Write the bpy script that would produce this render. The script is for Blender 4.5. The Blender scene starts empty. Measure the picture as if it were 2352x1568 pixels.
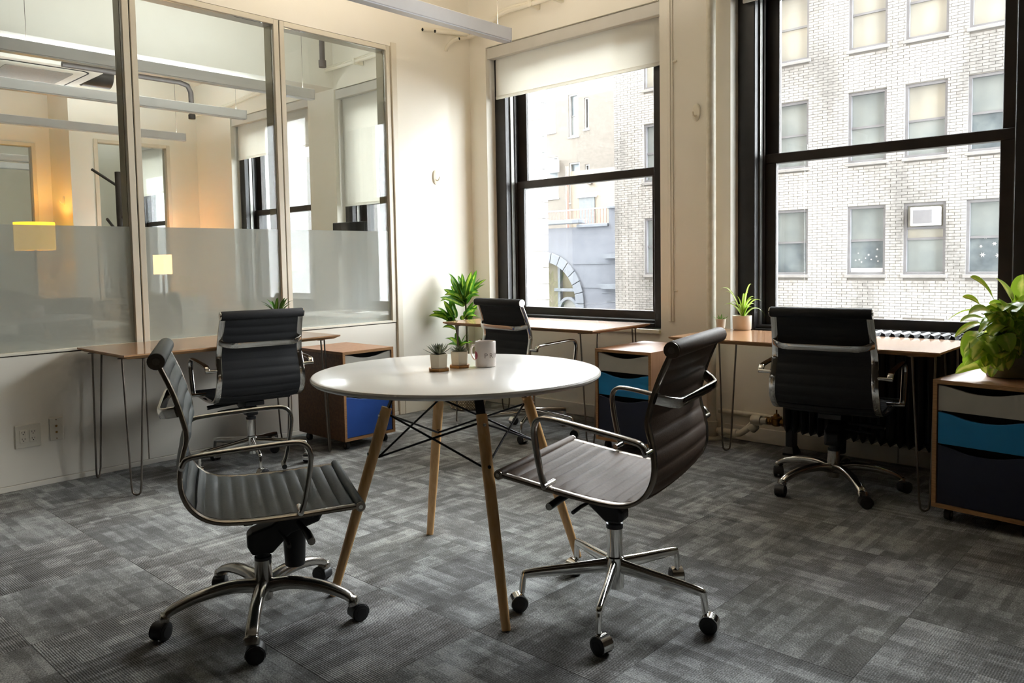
import bpy, bmesh, math, random
from mathutils import Vector, Matrix
PI = math.pi
random.seed(11)
SC = bpy.context.scene
COL = SC.collection

# ---------------------------------------------------------------- camera
def R(d): return math.radians(d)
cam_d = bpy.data.cameras.new('camera'); CAM = bpy.data.objects.new('camera', cam_d); COL.objects.link(CAM)
_yaw, _pitch, _roll = -0.7566, 0.0608, -0.0180
_f = Vector((math.sin(_yaw)*math.cos(_pitch), math.cos(_yaw)*math.cos(_pitch), -math.sin(_pitch)))
_r = Vector((math.cos(_yaw), -math.sin(_yaw), 0)); _u = _r.cross(_f)
_r2 = _r*math.cos(_roll) + _u*math.sin(_roll); _u2 = -_r*math.sin(_roll) + _u*math.cos(_roll)
M = Matrix(((_r2.x, _u2.x, -_f.x, 4.7618), (_r2.y, _u2.y, -_f.y, -4.7312), (_r2.z, _u2.z, -_f.z, 1.1892), (0, 0, 0, 1)))
CAM.matrix_world = M
cam_d.sensor_fit = 'HORIZONTAL'; cam_d.sensor_width = 36.0; cam_d.lens = 1806.51*36.0/2352.0
cam_d.shift_x = 28.65/2352.0; cam_d.shift_y = -75.73/2352.0
cam_d.clip_start = 0.05; cam_d.clip_end = 300
SC.camera = CAM

# ---------------------------------------------------------------- world: even overcast sky
W = bpy.data.worlds.new('overcast_sky'); SC.world = W; W.use_nodes = True
bg = W.node_tree.nodes['Background']; bg.inputs[0].default_value = (0.93, 0.97, 1.0, 1); bg.inputs[1].default_value = 23.0
SC.view_settings.view_transform = 'Standard'; SC.view_settings.look = 'None'
SC.view_settings.gamma = 1.0; SC.view_settings.use_curve_mapping = False
SC.view_settings.exposure = 1.18
SC.cycles.use_denoising = True
SC.cycles.use_adaptive_sampling = True; SC.cycles.adaptive_threshold = 0.07; SC.cycles.adaptive_min_samples = 16
SC.cycles.max_bounces = 9; SC.cycles.diffuse_bounces = 5; SC.cycles.glossy_bounces = 3
SC.cycles.transmission_bounces = 6; SC.cycles.transparent_max_bounces = 16
SC.cycles.caustics_reflective = False; SC.cycles.caustics_refractive = False
SC.cycles.sample_clamp_indirect = 6.0

# daylight openings: portals that guide the sky light through the real windows
OPEN = [(-4.07, -2.42), (-1.95, -0.30), (0.187, 1.836), (2.356, 4.005)]
OZ0, OZ1 = 0.69, 2.935
for k, (a, b) in enumerate(OPEN):
    ld = bpy.data.lights.new('window_portal', 'AREA'); ld.shape = 'RECTANGLE'; ld.size = b-a; ld.size_y = OZ1-OZ0
    ld.cycles.is_portal = True
    lo = bpy.data.objects.new('window_portal', ld); COL.objects.link(lo)
    lo.location = ((a+b)/2, 0.44, (OZ0+OZ1)/2); lo.rotation_euler = (R(-90), 0, 0)

# ---------------------------------------------------------------- materials
MATS = {}
def lin(h):
    if isinstance(h, str):
        h = h.lstrip('#'); c = [int(h[i:i+2], 16)/255 for i in (0, 2, 4)]
    else: c = h
    return tuple((v/12.92 if v <= 0.04045 else ((v+0.055)/1.055)**2.4) for v in c) + (1,)
def base(name):
    m = bpy.data.materials.new(name); m.use_nodes = True; MATS[name] = m
    return m, m.node_tree.nodes, m.node_tree.links, m.node_tree.nodes['Principled BSDF']
def noise_mix(N, L, c1, c2, scale, detail=4, coord='Object', stretch=None, lo=0.35, hi=0.65):
    tc = N.new('ShaderNodeTexCoord'); src = tc.outputs[coord]
    if stretch:
        mp = N.new('ShaderNodeMapping'); mp.inputs['Scale'].default_value = stretch; L.new(src, mp.inputs[0]); src = mp.outputs[0]
    nz = N.new('ShaderNodeTexNoise'); nz.inputs['Scale'].default_value = scale; nz.inputs['Detail'].default_value = detail
    L.new(src, nz.inputs['Vector'])
    cr = N.new('ShaderNodeValToRGB'); cr.color_ramp.elements[0].position = lo; cr.color_ramp.elements[1].position = hi
    cr.color_ramp.elements[0].color = c1; cr.color_ramp.elements[1].color = c2
    L.new(nz.outputs['Fac'], cr.inputs[0])
    return cr.outputs[0], nz, src
def mat(name, c1, c2=None, rough=0.5, metal=0.0, scale=8, stretch=None, bump=0, bscale=None, spec=0.5, coat=0, coord='Object', detail=4):
    m, N, L, P = base(name)
    c1 = lin(c1); c2 = lin(c2) if c2 else c1
    out, nz, src = noise_mix(N, L, c1, c2, scale, detail, coord, stretch)
    L.new(out, P.inputs['Base Color'])
    P.inputs['Roughness'].default_value = rough; P.inputs['Metallic'].default_value = metal
    P.inputs['Specular IOR Level'].default_value = spec; P.inputs['Coat Weight'].default_value = coat
    if bump:
        b = N.new('ShaderNodeBump'); b.inputs['Strength'].default_value = bump; b.inputs['Distance'].default_value = 0.004
        n2 = N.new('ShaderNodeTexNoise'); n2.inputs['Scale'].default_value = bscale or scale; n2.inputs['Detail'].default_value = 3
        L.new(src, n2.inputs['Vector']); L.new(n2.outputs['Fac'], b.inputs['Height']); L.new(b.outputs[0], P.inputs['Normal'])
    return m
mat('paint', '#f3eee0', '#f4efe3', rough=0.55, scale=3, bump=0.05, bscale=60)
mat('low_bounce_wall', '#4a433b', '#544c43', rough=0.7, scale=3)  # dark tone chosen to cut bounced light from the unseen walls
mat('paint_trim', '#e9e2cf', '#ebe5d4', rough=0.4, scale=3)
mat('panel_paint', '#ece6d9', '#efe9dd', rough=0.35, scale=2)
mat('ceiling_paint', '#e4dfd3', '#e8e4d9', rough=0.8, scale=2)
mat('yellow_paint', '#e8c878', '#e6c670', rough=0.5, scale=3)
mat('white_brick', '#d6d2c6', '#c9c5b8', rough=0.5, scale=9)
mat('mullion', '#ddd5c2', '#e2dac8', rough=0.35, scale=3)
mat('jamb_gloss', '#a89f8a', '#b0a894', rough=0.12, metal=0.35, scale=2)
mat('dark_gap', '#14110f', '#1a1613', rough=0.8)
mat('black_frame', '#1d1b1a', '#262322', rough=0.38, scale=14, bump=0.1, bscale=40)
mat('sash_frame', '#2b2623', '#342d29', rough=0.35, scale=10)
mat('track_metal', '#8b8a84', '#75746f', rough=0.35, metal=0.7)
mat('chrome', '#d9d7d2', '#cfccc6', rough=0.12, metal=1.0, scale=5)
mat('cast_alu', '#b5b1aa', '#a7a29b', rough=0.22, metal=1.0, scale=20)
mat('dark_rail', '#8a8074', '#968c80', rough=0.25, metal=0.9)
mat('black_plastic', '#121214', '#18181a', rough=0.45, scale=30)
mat('rubber', '#1c1c1e', '#242426', rough=0.7, scale=30)
mat('mesh_black', '#131315', '#1b1b1e', rough=0.75, scale=260, bump=0.25, bscale=500)
mat('leather_grey', '#333a3d', '#3c4446', rough=0.5, spec=0.35, scale=120, bump=0.15, bscale=300)
mat('leather_brown', '#4c3828', '#584332', rough=0.6, spec=0.3, scale=120, bump=0.15, bscale=300)
mat('white_laminate', '#f3f0ea', '#f5f2ed', rough=0.17, scale=2, coat=0.0)
mat('beech', '#dba869', '#e6b87e', rough=0.42, scale=9, stretch=(9, 9, 0.6))
mat('black_steel', '#17161a', '#1f1d21', rough=0.4, metal=0.6)
mat('raw_steel', '#6f675e', '#7d746a', rough=0.35, metal=0.85, scale=20)
mat('walnut_top', '#a97f5e', '#b98f6c', rough=0.18, scale=5, stretch=(0.7, 9, 9), coat=0.4)
mat('walnut', '#6a4a35', '#7f5c42', rough=0.38, scale=5, stretch=(0.8, 12, 12))
mat('walnut_light', '#9c704f', '#ab7f5d', rough=0.38, scale=5, stretch=(9, 9, 0.8))
mat('ply_edge', '#b98b5d', '#8f673f', rough=0.5, scale=30, stretch=(0.5, 0.5, 9))
mat('drawer_grey', '#a9a59a', '#afaba0', rough=0.5)
mat('drawer_cyan', '#0c7ab4', '#0f80ba', rough=0.45)
mat('drawer_navy', '#090e28', '#0c122e', rough=0.5)
mat('drawer_blue', '#1d4a9b', '#204fa2', rough=0.5)
mat('void_black', '#050506', '#070708', rough=0.9)
mat('radiator_black', '#0f0f13', '#17171b', rough=0.32, scale=20)
mat('pipe_paint', '#ded8c6', '#d2cbb6', rough=0.4, scale=25, bump=0.2, bscale=50)
mat('brass', '#8f6a35', '#6d4e26', rough=0.35, metal=0.9, scale=40)
mat('outlet_white', '#dcd6c8', '#e0dacc', rough=0.35)
mat('pendant_white', '#d8d6d6', '#dcdada', rough=0.4)
mat('pendant_diffuser', '#e4e6ea', '#e8eaee', rough=0.3)
mat('dark_pipe', '#3c3531', '#4a423d', rough=0.6, scale=15)
mat('wire', '#6b6257', '#6b6257', rough=0.5)
mat('ac_white', '#dcd6c6', '#e2dccd', rough=0.5)
mat('ac_grille', '#8f8a80', '#9c978c', rough=0.6, scale=80)
mat('duct_grey', '#4b4641', '#5a544e', rough=0.5, metal=0.4, scale=15)
mat('shade_box', '#cfccc4', '#d3d0c9', rough=0.4)
mat('ceramic_cream', '#ddd0b8', '#e3d8c3', rough=0.35)
mat('ceramic_white', '#e2d8d2', '#e6ddd8', rough=0.22, coat=0.3)
mat('ceramic_pot', '#d9cbb8', '#e0d4c3', rough=0.45)
mat('pot_grey', '#6d6a58', '#7b7864', rough=0.3, scale=25, bump=0.3, bscale=30)
mat('bamboo', '#b07a3c', '#c08a4a', rough=0.4, scale=20, stretch=(1, 8, 8))
mat('soil', '#2b2019', '#3a2c22', rough=0.95, scale=60, bump=0.8, bscale=90)
mat('basket', '#e6dac0', '#eee4ce', rough=0.8, scale=60)
mat('basket_dark', '#8d7c60', '#99886b', rough=0.9, scale=60)
mat('logo_red', '#a32447', '#a32447', rough=0.4)
mat('logo_text', '#6f6660', '#6f6660', rough=0.5)
mat('cane', '#57503a', '#6b6347', rough=0.8, scale=40)
mat('stem_green', '#7c8f3a', '#8c9f44', rough=0.5)
mat('succulent_leaf', '#5c6450', '#8b8f76', rough=0.5, scale=60)
mat('succulent_green', '#5f8a3a', '#86ab55', rough=0.5, scale=60)
mat('monitor_dark', '#2c2e30', '#34373a', rough=0.3)
mat('coat_wood', '#3a332d', '#463d36', rough=0.5, scale=10)
mat('chair_fabric', '#7d7a72', '#87847b', rough=0.8, scale=60)
mat('table_pale', '#d8d2c4', '#ddd8cb', rough=0.3)
mat('floor_plain', '#6d6a64', '#7d7a74', rough=0.9, scale=12)
# outside
mat('unseen_mass', '#4d443b', '#574d43', rough=0.9, scale=1.2)
mat('facade_mortar', '#5a5854', '#62605c', rough=0.9, scale=1.2)
mat('stone_sill', '#6b6967', '#757371', rough=0.8, scale=3)
mat('window_grey', '#5a5a5d', '#646467', rough=0.6, scale=3)
mat('window_pane', '#616869', '#757a79', rough=0.35, scale=0.9, spec=0.25)
mat('window_pane_dark', '#41494f', '#626a6d', rough=0.35, scale=1.6, spec=0.25)
mat('window_pane_warm', '#8b8980', '#7d7d78', rough=0.35, scale=1.1, spec=0.25)
mat('white_render', '#a2a2a2', '#aaaaaa', rough=0.8, scale=2)
mat('brown_brick', '#47423b', '#524c45', rough=0.9, scale=5)
mat('blue_render', '#595b61', '#616369', rough=0.9, scale=1.5)
mat('blue_trim', '#5b5e63', '#64676c', rough=0.8, scale=2)
mat('peach_render', '#6f675b', '#776f63', rough=0.9, scale=1.5)
mat('beige_panel', '#59533f', '#635d49', rough=0.8, scale=2)
mat('door_grey', '#525556', '#5a5d5e', rough=0.7)
mat('rail_red', '#6d5149', '#775a51', rough=0.7)
mat('asphalt', '#6b6b6b', '#777777', rough=0.9, scale=3)

def brick_mat():                                   # pale street brick, stains in the clay itself
    m, N, L, P = base('pale_brick')
    tc = N.new('ShaderNodeTexCoord')
    n1 = N.new('ShaderNodeTexNoise'); n1.inputs['Scale'].default_value = 0.55; n1.inputs['Detail'].default_value = 6
    mp = N.new('ShaderNodeMapping'); mp.inputs['Scale'].default_value = (1, 1, 0.45); L.new(tc.outputs['Object'], mp.inputs[0]); L.new(mp.outputs[0], n1.inputs['Vector'])
    r1 = N.new('ShaderNodeValToRGB'); r1.color_ramp.elements[0].position = 0.38; r1.color_ramp.elements[1].position = 0.56
    r1.color_ramp.elements[0].color = lin('#6f6e6c'); r1.color_ramp.elements[1].color = lin('#93918e')
    L.new(n1.outputs['Fac'], r1.inputs[0])
    n2 = N.new('ShaderNodeTexNoise'); n2.inputs['Scale'].default_value = 7; n2.inputs['Detail'].default_value = 2; L.new(tc.outputs['Object'], n2.inputs['Vector'])
    mx = N.new('ShaderNodeMix'); mx.data_type = 'RGBA'; mx.blend_type = 'MULTIPLY'; mx.inputs['Factor'].default_value = 0.5
    L.new(r1.outputs[0], mx.inputs['A']); 
    r2 = N.new('ShaderNodeValToRGB'); r2.color_ramp.elements[0].color = (0.6, 0.6, 0.6, 1); r2.color_ramp.elements[1].color = (1, 1, 1, 1)
    r2.color_ramp.elements[0].position = 0.4; r2.color_ramp.elements[1].position = 0.55
    L.new(n2.outputs['Fac'], r2.inputs[0]); L.new(r2.outputs[0], mx.inputs['B']); L.new(mx.outputs['Result'], P.inputs['Base Color'])
    P.inputs['Roughness'].default_value = 0.9
brick_mat()

def leaf_mat(name, dark, light, gloss=0.35, trans=0.35):
    m, N, L, P = base(name)
    tc = N.new('ShaderNodeTexCoord'); oi = N.new('ShaderNodeObjectInfo')
    sep = N.new('ShaderNodeSeparateXYZ'); uv = N.new('ShaderNodeUVMap'); L.new(uv.outputs[0], sep.inputs[0])
    nz = N.new('ShaderNodeTexNoise'); nz.inputs['Scale'].default_value = 26; nz.inputs['Detail'].default_value = 3; L.new(tc.outputs['Object'], nz.inputs['Vector'])
    # pale centre stripe along the leaf, broken up by noise
    ab = N.new('ShaderNodeMath'); ab.operation = 'SUBTRACT'; ab.inputs[1].default_value = 0.5; L.new(sep.outputs['X'], ab.inputs[0])
    a2 = N.new('ShaderNodeMath'); a2.operation = 'ABSOLUTE'; L.new(ab.outputs[0], a2.inputs[0])
    ad = N.new('ShaderNodeMath'); ad.operation = 'MULTIPLY_ADD'; ad.inputs[1].default_value = 0.55; L.new(nz.outputs['Fac'], ad.inputs[0]); L.new(a2.outputs[0], ad.inputs[2])
    rr = N.new('ShaderNodeMath'); rr.operation = 'MULTIPLY_ADD'; rr.inputs[1].default_value = 0.22; L.new(oi.outputs['Random'], rr.inputs[0]); L.new(ad.outputs[0], rr.inputs[2])
    cr = N.new('ShaderNodeValToRGB'); cr.color_ramp.elements[0].position = 0.42; cr.color_ramp.elements[1].position = 0.62
    cr.color_ramp.elements[0].color = lin(light); cr.color_ramp.elements[1].color = lin(dark)
    L.new(rr.outputs[0], cr.inputs[0]); L.new(cr.outputs[0], P.inputs['Base Color'])
    P.inputs['Roughness'].default_value = gloss
    tr = N.new('ShaderNodeBsdfTranslucent'); L.new(cr.outputs[0], tr.inputs[0])
    mx = N.new('ShaderNodeMixShader'); mx.inputs[0].default_value = trans
    L.new(P.outputs[0], mx.inputs[1]); L.new(tr.outputs[0], mx.inputs[2])
    L.new(mx.outputs[0], N['Material Output'].inputs[0])
leaf_mat('dracaena_leaf', '#4a8424', '#b9d850', 0.35, 0.5)
leaf_mat('pothos_leaf', '#94b232', '#e4e478', 0.3, 0.5)
leaf_mat('spider_leaf', '#a5c93f', '#eaf0b0', 0.4, 0.5)
leaf_mat('desk_leaf', '#3b6a22', '#6f9a3e', 0.4, 0.35)

def glass_mat(name, tint=(0.97, 0.99, 0.98), refl=1.0):
    m, N, L, P = base(name); N.remove(P)
    tr = N.new('ShaderNodeBsdfTransparent'); tr.inputs[0].default_value = (*tint, 1)
    gl = N.new('ShaderNodeBsdfGlossy'); gl.inputs['Roughness'].default_value = 0.0
    fr = N.new('ShaderNodeFresnel'); fr.inputs[0].default_value = 1.45
    mu = N.new('ShaderNodeMath'); mu.operation = 'MULTIPLY'; mu.inputs[1].default_value = refl; L.new(fr.outputs[0], mu.inputs[0])
    mx = N.new('ShaderNodeMixShader'); L.new(mu.outputs[0], mx.inputs[0]); L.new(tr.outputs[0], mx.inputs[1]); L.new(gl.outputs[0], mx.inputs[2])
    L.new(mx.outputs[0], N['Material Output'].inputs[0])
glass_mat('window_glass', (0.98, 0.99, 0.99), 0.8)
glass_mat('partition_glass', (0.975, 0.988, 0.982), 0.8)
def film_mat():
    m, N, L, P = base('frosted_film'); N.remove(P)
    tl = N.new('ShaderNodeBsdfTranslucent'); tl.inputs[0].default_value = lin('#fafdfd')
    df = N.new('ShaderNodeBsdfDiffuse'); df.inputs[0].default_value = lin('#fafdfd')
    tr = N.new('ShaderNodeBsdfTransparent'); tr.inputs[0].default_value = (0.97, 0.99, 0.98, 1)
    m1 = N.new('ShaderNodeMixShader'); m1.inputs[0].default_value = 0.45; L.new(tl.outputs[0], m1.inputs[1]); L.new(df.outputs[0], m1.inputs[2])
    m2 = N.new('ShaderNodeMixShader'); m2.inputs[0].default_value = 0.13; L.new(m1.outputs[0], m2.inputs[1]); L.new(tr.outputs[0], m2.inputs[2])
    L.new(m2.outputs[0], N['Material Output'].inputs[0])
film_mat()
def shade_mat():
    m, N, L, P = base('shade_fabric'); N.remove(P)
    tl = N.new('ShaderNodeBsdfTranslucent'); tl.inputs[0].default_value = lin('#f0eee6')
    df = N.new('ShaderNodeBsdfDiffuse'); df.inputs[0].default_value = lin('#eeebe3')
    tr = N.new('ShaderNodeBsdfTransparent'); tr.inputs[0].default_value = (0.9, 0.9, 0.88, 1)
    m1 = N.new('ShaderNodeMixShader'); m1.inputs[0].default_value = 0.55; L.new(tl.outputs[0], m1.inputs[1]); L.new(df.outputs[0], m1.inputs[2])
    m2 = N.new('ShaderNodeMixShader'); m2.inputs[0].default_value = 0.05; L.new(m1.outputs[0], m2.inputs[1]); L.new(tr.outputs[0], m2.inputs[2])
    L.new(m2.outputs[0], N['Material Output'].inputs[0])
shade_mat()
def lamp_mat(name, col, s):
    m, N, L, P = base(name)
    P.inputs['Base Color'].default_value = lin(col); P.inputs['Emission Color'].default_value = lin(col); P.inputs['Emission Strength'].default_value = s
lamp_mat('uplight', '#fff4e4', 58.0)
lamp_mat('uplight_fill', '#eaf2f6', 30.0)  # strips added to brighten the next rooms and the frosted film
lamp_mat('lamp_shade_yellow', '#ffc83a', 0.8)
lamp_mat('lamp_shade_warm', '#ffcf90', 5.5)

def carpet_mat():
    m, N, L, P = base('carpet')
    tc = N.new('ShaderNodeTexCoord'); oi = N.new('ShaderNodeObjectInfo')
    off = N.new('ShaderNodeMath'); off.operation = 'MULTIPLY'; off.inputs[1].default_value = 173.0; L.new(oi.outputs['Random'], off.inputs[0])
    comb = N.new('ShaderNodeCombineXYZ')
    for i in range(3): L.new(off.outputs[0], comb.inputs[i])
    def cells(sx, sy, seed):
        mp = N.new('ShaderNodeVectorMath'); mp.operation = 'MULTIPLY'; mp.inputs[1].default_value = (sx, sy, 0); L.new(tc.outputs['Object'], mp.inputs[0])
        fl = N.new('ShaderNodeVectorMath'); fl.operation = 'FLOOR'; L.new(mp.outputs[0], fl.inputs[0])
        ad = N.new('ShaderNodeVectorMath'); ad.operation = 'ADD'; L.new(fl.outputs[0], ad.inputs[0]); L.new(comb.outputs[0], ad.inputs[1])
        a2 = N.new('ShaderNodeVectorMath'); a2.operation = 'ADD'; a2.inputs[1].default_value = (seed, seed*1.7, 0); L.new(ad.outputs[0], a2.inputs[0])
        wn = N.new('ShaderNodeTexWhiteNoise'); wn.noise_dimensions = '3D'; L.new(a2.outputs[0], wn.inputs['Vector'])
        return wn.outputs['Value']
    def mathn(op, a, b=None, c=None):
        n = N.new('ShaderNodeMath'); n.operation = op
        for i, v in enumerate((a, b, c)):
            if v is None: continue
            if isinstance(v, (int, float)): n.inputs[i].default_value = v
            else: L.new(v, n.inputs[i])
        return n.outputs[0]
    v = mathn('MULTIPLY', cells(11, 20, 3.1), 0.24)
    v = mathn('MULTIPLY_ADD', cells(18, 6, 9.7), 0.14, v)
    v = mathn('MULTIPLY_ADD', cells(4, 44, 5.3), 0.20, v)
    v = mathn('MULTIPLY_ADD', oi.outputs['Random'], 0.05, v)
    nz = N.new('ShaderNodeTexNoise'); nz.inputs['Scale'].default_value = 3.2; nz.inputs['Detail'].default_value = 3
    va = N.new('ShaderNodeVectorMath'); va.operation = 'ADD'; L.new(tc.outputs['Object'], va.inputs[0]); L.new(comb.outputs[0], va.inputs[1]); L.new(va.outputs[0], nz.inputs['Vector'])
    v = mathn('MULTIPLY_ADD', nz.outputs['Fac'], 0.62, v)
    # rows of loops
    wv = N.new('ShaderNodeTexWave'); wv.inputs['Scale'].default_value = 44; wv.inputs['Distortion'].default_value = 1.2; wv.inputs['Detail'].default_value = 1; wv.inputs['Detail Scale'].default_value = 2
    L.new(tc.outputs['Object'], wv.inputs['Vector'])
    v = mathn('MULTIPLY_ADD', wv.outputs['Fac'], 0.055, v)
    n3 = N.new('ShaderNodeTexNoise'); n3.inputs['Scale'].default_value = 210; n3.inputs['Detail'].default_value = 1; L.new(tc.outputs['Object'], n3.inputs['Vector'])
    v = mathn('MULTIPLY_ADD', n3.outputs['Fac'], 0.95, v)
    n4 = N.new('ShaderNodeTexNoise'); n4.inputs['Scale'].default_value = 26; n4.inputs['Detail'].default_value = 3; L.new(va.outputs[0], n4.inputs['Vector'])
    v = mathn('MULTIPLY_ADD', n4.outputs['Fac'], 0.35, v)
    cr = N.new('ShaderNodeValToRGB'); e = cr.color_ramp.elements
    e[0].position = 0.0; e[0].color = lin('#322f2a'); e[1].position = 1.0; e[1].color = lin('#c0c2c0')
    k = cr.color_ramp.elements.new(0.5); k.color = lin('#6d6d6b')
    v2 = mathn('MULTIPLY_ADD', v, 1.0, -0.76)
    L.new(v2, cr.inputs[0]); L.new(cr.outputs[0], P.inputs['Base Color'])
    P.inputs['Roughness'].default_value = 0.95; P.inputs['Specular IOR Level'].default_value = 0.1; P.inputs['Sheen Weight'].default_value = 0.15
    b = N.new('ShaderNodeBump'); b.inputs['Strength'].default_value = 0.5; b.inputs['Distance'].default_value = 0.003
    L.new(mathn('MULTIPLY_ADD', n3.outputs['Fac'], 0.6, wv.outputs['Fac']), b.inputs['Height']); L.new(b.outputs[0], P.inputs['Normal'])
carpet_mat()

# ---------------------------------------------------------------- mesh helpers
class MB:
    def __init__(s): s.v = []; s.f = []; s.uv = None
    def add(s, vs, fs):
        o = len(s.v); s.v += [tuple(p) for p in vs]; s.f += [tuple(i+o for i in f) for f in fs]; return s
    def box(s, x0, x1, y0, y1, z0, z1, mtx=None):
        vs = [Vector(p) for p in ((x0,y0,z0),(x1,y0,z0),(x1,y1,z0),(x0,y1,z0),(x0,y0,z1),(x1,y0,z1),(x1,y1,z1),(x0,y1,z1))]
        if mtx: vs = [mtx @ p for p in vs]
        return s.add(vs, ((0,3,2,1),(4,5,6,7),(0,1,5,4),(1,2,6,5),(2,3,7,6),(3,0,4,7)))
    def loft(s, rings, cap=True, closed=True):
        n = len(rings[0]); vs = [p for r in rings for p in r]; fs = []
        for i in range(len(rings)-1):
            for j in range(n if closed else n-1):
                k = (j+1) % n; fs.append((i*n+j, i*n+k, (i+1)*n+k, (i+1)*n+j))
        if cap and closed:
            fs.append(tuple(range(n-1, -1, -1))); fs.append(tuple((len(rings)-1)*n+j for j in range(n)))
        return s.add(vs, fs)
    def tube(s, pts, r, seg=10, cap=True):
        pts = [Vector(p) for p in pts]; n = len(pts); rr = r if isinstance(r, (list, tuple)) else [r]*n
        t0 = (pts[1]-pts[0]).normalized(); a = Vector((0,0,1)) if abs(t0.z) < 0.9 else Vector((1,0,0))
        x = t0.cross(a).normalized(); rings = []
        for i in range(n):
            t = (pts[min(i+1,n-1)]-pts[max(i-1,0)]).normalized(); x = (x - t*x.dot(t)).normalized(); y = t.cross(x)
            rings.append([pts[i] + (x*math.cos(2*PI*k/seg) + y*math.sin(2*PI*k/seg))*rr[i] for k in range(seg)])
        return s.loft(rings, cap)
    def sweep(s, pts, side, hw, ht, seg=12, p=0.6):       # rounded flat bar along a path; side = width direction
        pts = [Vector(q) for q in pts]; n = len(pts); rings = []
        HW = hw if isinstance(hw, (list, tuple)) else [hw]*n; HT = ht if isinstance(ht, (list, tuple)) else [ht]*n
        for i in range(n):
            t = (pts[min(i+1,n-1)]-pts[max(i-1,0)]).normalized(); sd = Vector(side[i] if isinstance(side, list) else side)
            sd = (sd - t*sd.dot(t)).normalized(); nn = t.cross(sd); ring = []
            for k in range(seg):
                c, q = math.cos(2*PI*k/seg), math.sin(2*PI*k/seg)
                ring.append(pts[i] + sd*HW[i]*math.copysign(abs(c)**p, c) + nn*HT[i]*math.copysign(abs(q)**p, q))
            rings.append(ring)
        return s.loft(rings)
    def lathe(s, prof, seg=24, c=(0,0,0), cap=True, mtx=None):
        rings = []
        for r, z in prof:
            ring = [Vector((r*math.cos(2*PI*k/seg), r*math.sin(2*PI*k/seg), z)) for k in range(seg)]
            rings.append([(mtx @ p if mtx else p + Vector(c)) for p in ring])
        return s.loft(rings, cap)
    def cyl(s, a, b, r, seg=14, r2=None): return s.tube([a, b], [r, r2 if r2 is not None else r], seg)
    def prism(s, out, d0, d1, axis='y'):                  # outline in the plane across axis, pushed from d0 to d1
        def P(p, d): return {'y': (p[0], d, p[1]), 'x': (d, p[0], p[1]), 'z': (p[0], p[1], d)}[axis]
        n = len(out); vs = [P(p, d0) for p in out] + [P(p, d1) for p in out]
        fs = [tuple(range(n)), tuple(range(2*n-1, n-1, -1))] + [(i, i+n, (i+1) % n+n, (i+1) % n) for i in range(n)]
        return s.add(vs, fs)
    def build(s, name, m, parent=None, smooth=None, bevel=0, seg=2, loc=None, mats=None):
        me = bpy.data.meshes.new(name); me.from_pydata(s.v, [], s.f); me.update()
        bm = bmesh.new(); bm.from_mesh(me); bmesh.ops.recalc_face_normals(bm, faces=bm.faces)
        if bevel:
            ed = [e for e in bm.edges if len(e.link_faces) == 2 and e.calc_face_angle(0) > 0.6]
            bmesh.ops.bevel(bm, geom=ed, offset=bevel, segments=seg, affect='EDGES', profile=0.5, clamp_overlap=True)
        bm.to_mesh(me); bm.free()
        for mm in ([m] if not mats else mats): me.materials.append(MATS[mm])
        if smooth is not None:
            me.shade_smooth(); me.set_sharp_from_angle(angle=R(smooth))
        o = bpy.data.objects.new(name, me); COL.objects.link(o)
        if parent: o.parent = parent
        if loc: o.location = loc
        return o
def tag(o, label=None, cat=None, group=None, kind=None):
    if label: o['label'] = label
    if cat: o['category'] = cat
    if group: o['group'] = group
    if kind: o['kind'] = kind
    return o
def thing(name, label, cat, loc=(0,0,0), rz=0, group=None):
    o = bpy.data.objects.new(name, None); COL.objects.link(o); o.empty_display_size = 0.1
    o.location = loc; o.rotation_euler = (0, 0, rz); return tag(o, label, cat, group)
def struct(name, label=None, loc=(0,0,0)):
    o = bpy.data.objects.new(name, None); COL.objects.link(o); o.location = loc; o.empty_display_size = 0.1
    return tag(o, label, None, None, 'structure')
def share(o, name, parent, loc=None, rot=None, scale=None):
    c = o.copy(); c.name = name; COL.objects.link(c); c.parent = parent
    if loc is not None: c.location = loc
    if rot is not None: c.rotation_euler = rot
    if scale is not None: c.scale = scale
    return c
def cat_rom(pts, n=6):
    pts = [Vector(p) for p in pts]; out = []
    for i in range(len(pts)-1):
        p0 = pts[max(i-1,0)]; p1 = pts[i]; p2 = pts[i+1]; p3 = pts[min(i+2,len(pts)-1)]
        for k in range(n):
            t = k/n; out.append(0.5*((2*p1) + (p2-p0)*t + (2*p0-5*p1+4*p2-p3)*t*t + (3*p1-p0-3*p2+p3)*t*t*t))
    out.append(pts[-1]); return out
# ================================================================ THE SETTING
CEIL = 3.45; XR = 6.0; YB = -6.5
o = MB().box(-10, XR+0.2, YB-0.2, 0.45, CEIL, CEIL+0.15).build('ceiling', 'ceiling_paint'); tag(o, 'pale plaster ceiling over the office rooms', kind='structure')
b = MB().box(-2.5, -1.95, YB, 0.0, 2.95, CEIL).build('ceiling_beam', 'ceiling_paint', None); b.name = 'trim_1'; tag(b, 'deep plaster beam crossing the ceiling of the next room', kind='structure')
fl = MB().box(-10, XR+0.2, YB-0.2, 0.45, -0.12, -0.009).build('floor', 'floor_plain'); tag(fl, 'grey patterned carpet tile floor', kind='structure')
t0 = None
for i in range(12):
    for j in range(13):
        if t0 is None:
            t0 = MB().box(-0.2498, 0.2498, -0.2498, 0.2498, -0.009, 0).build('carpet_tile', 'carpet', fl, bevel=0.0006, seg=1); t = t0
        else: t = share(t0, 'carpet_tile', fl)
        t.location = (0.25+0.5*i, -0.25-0.5*j, 0); t.rotation_euler = (0, 0, R(90*((i+j) % 2) + 180*random.randint(0, 1)))

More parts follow.
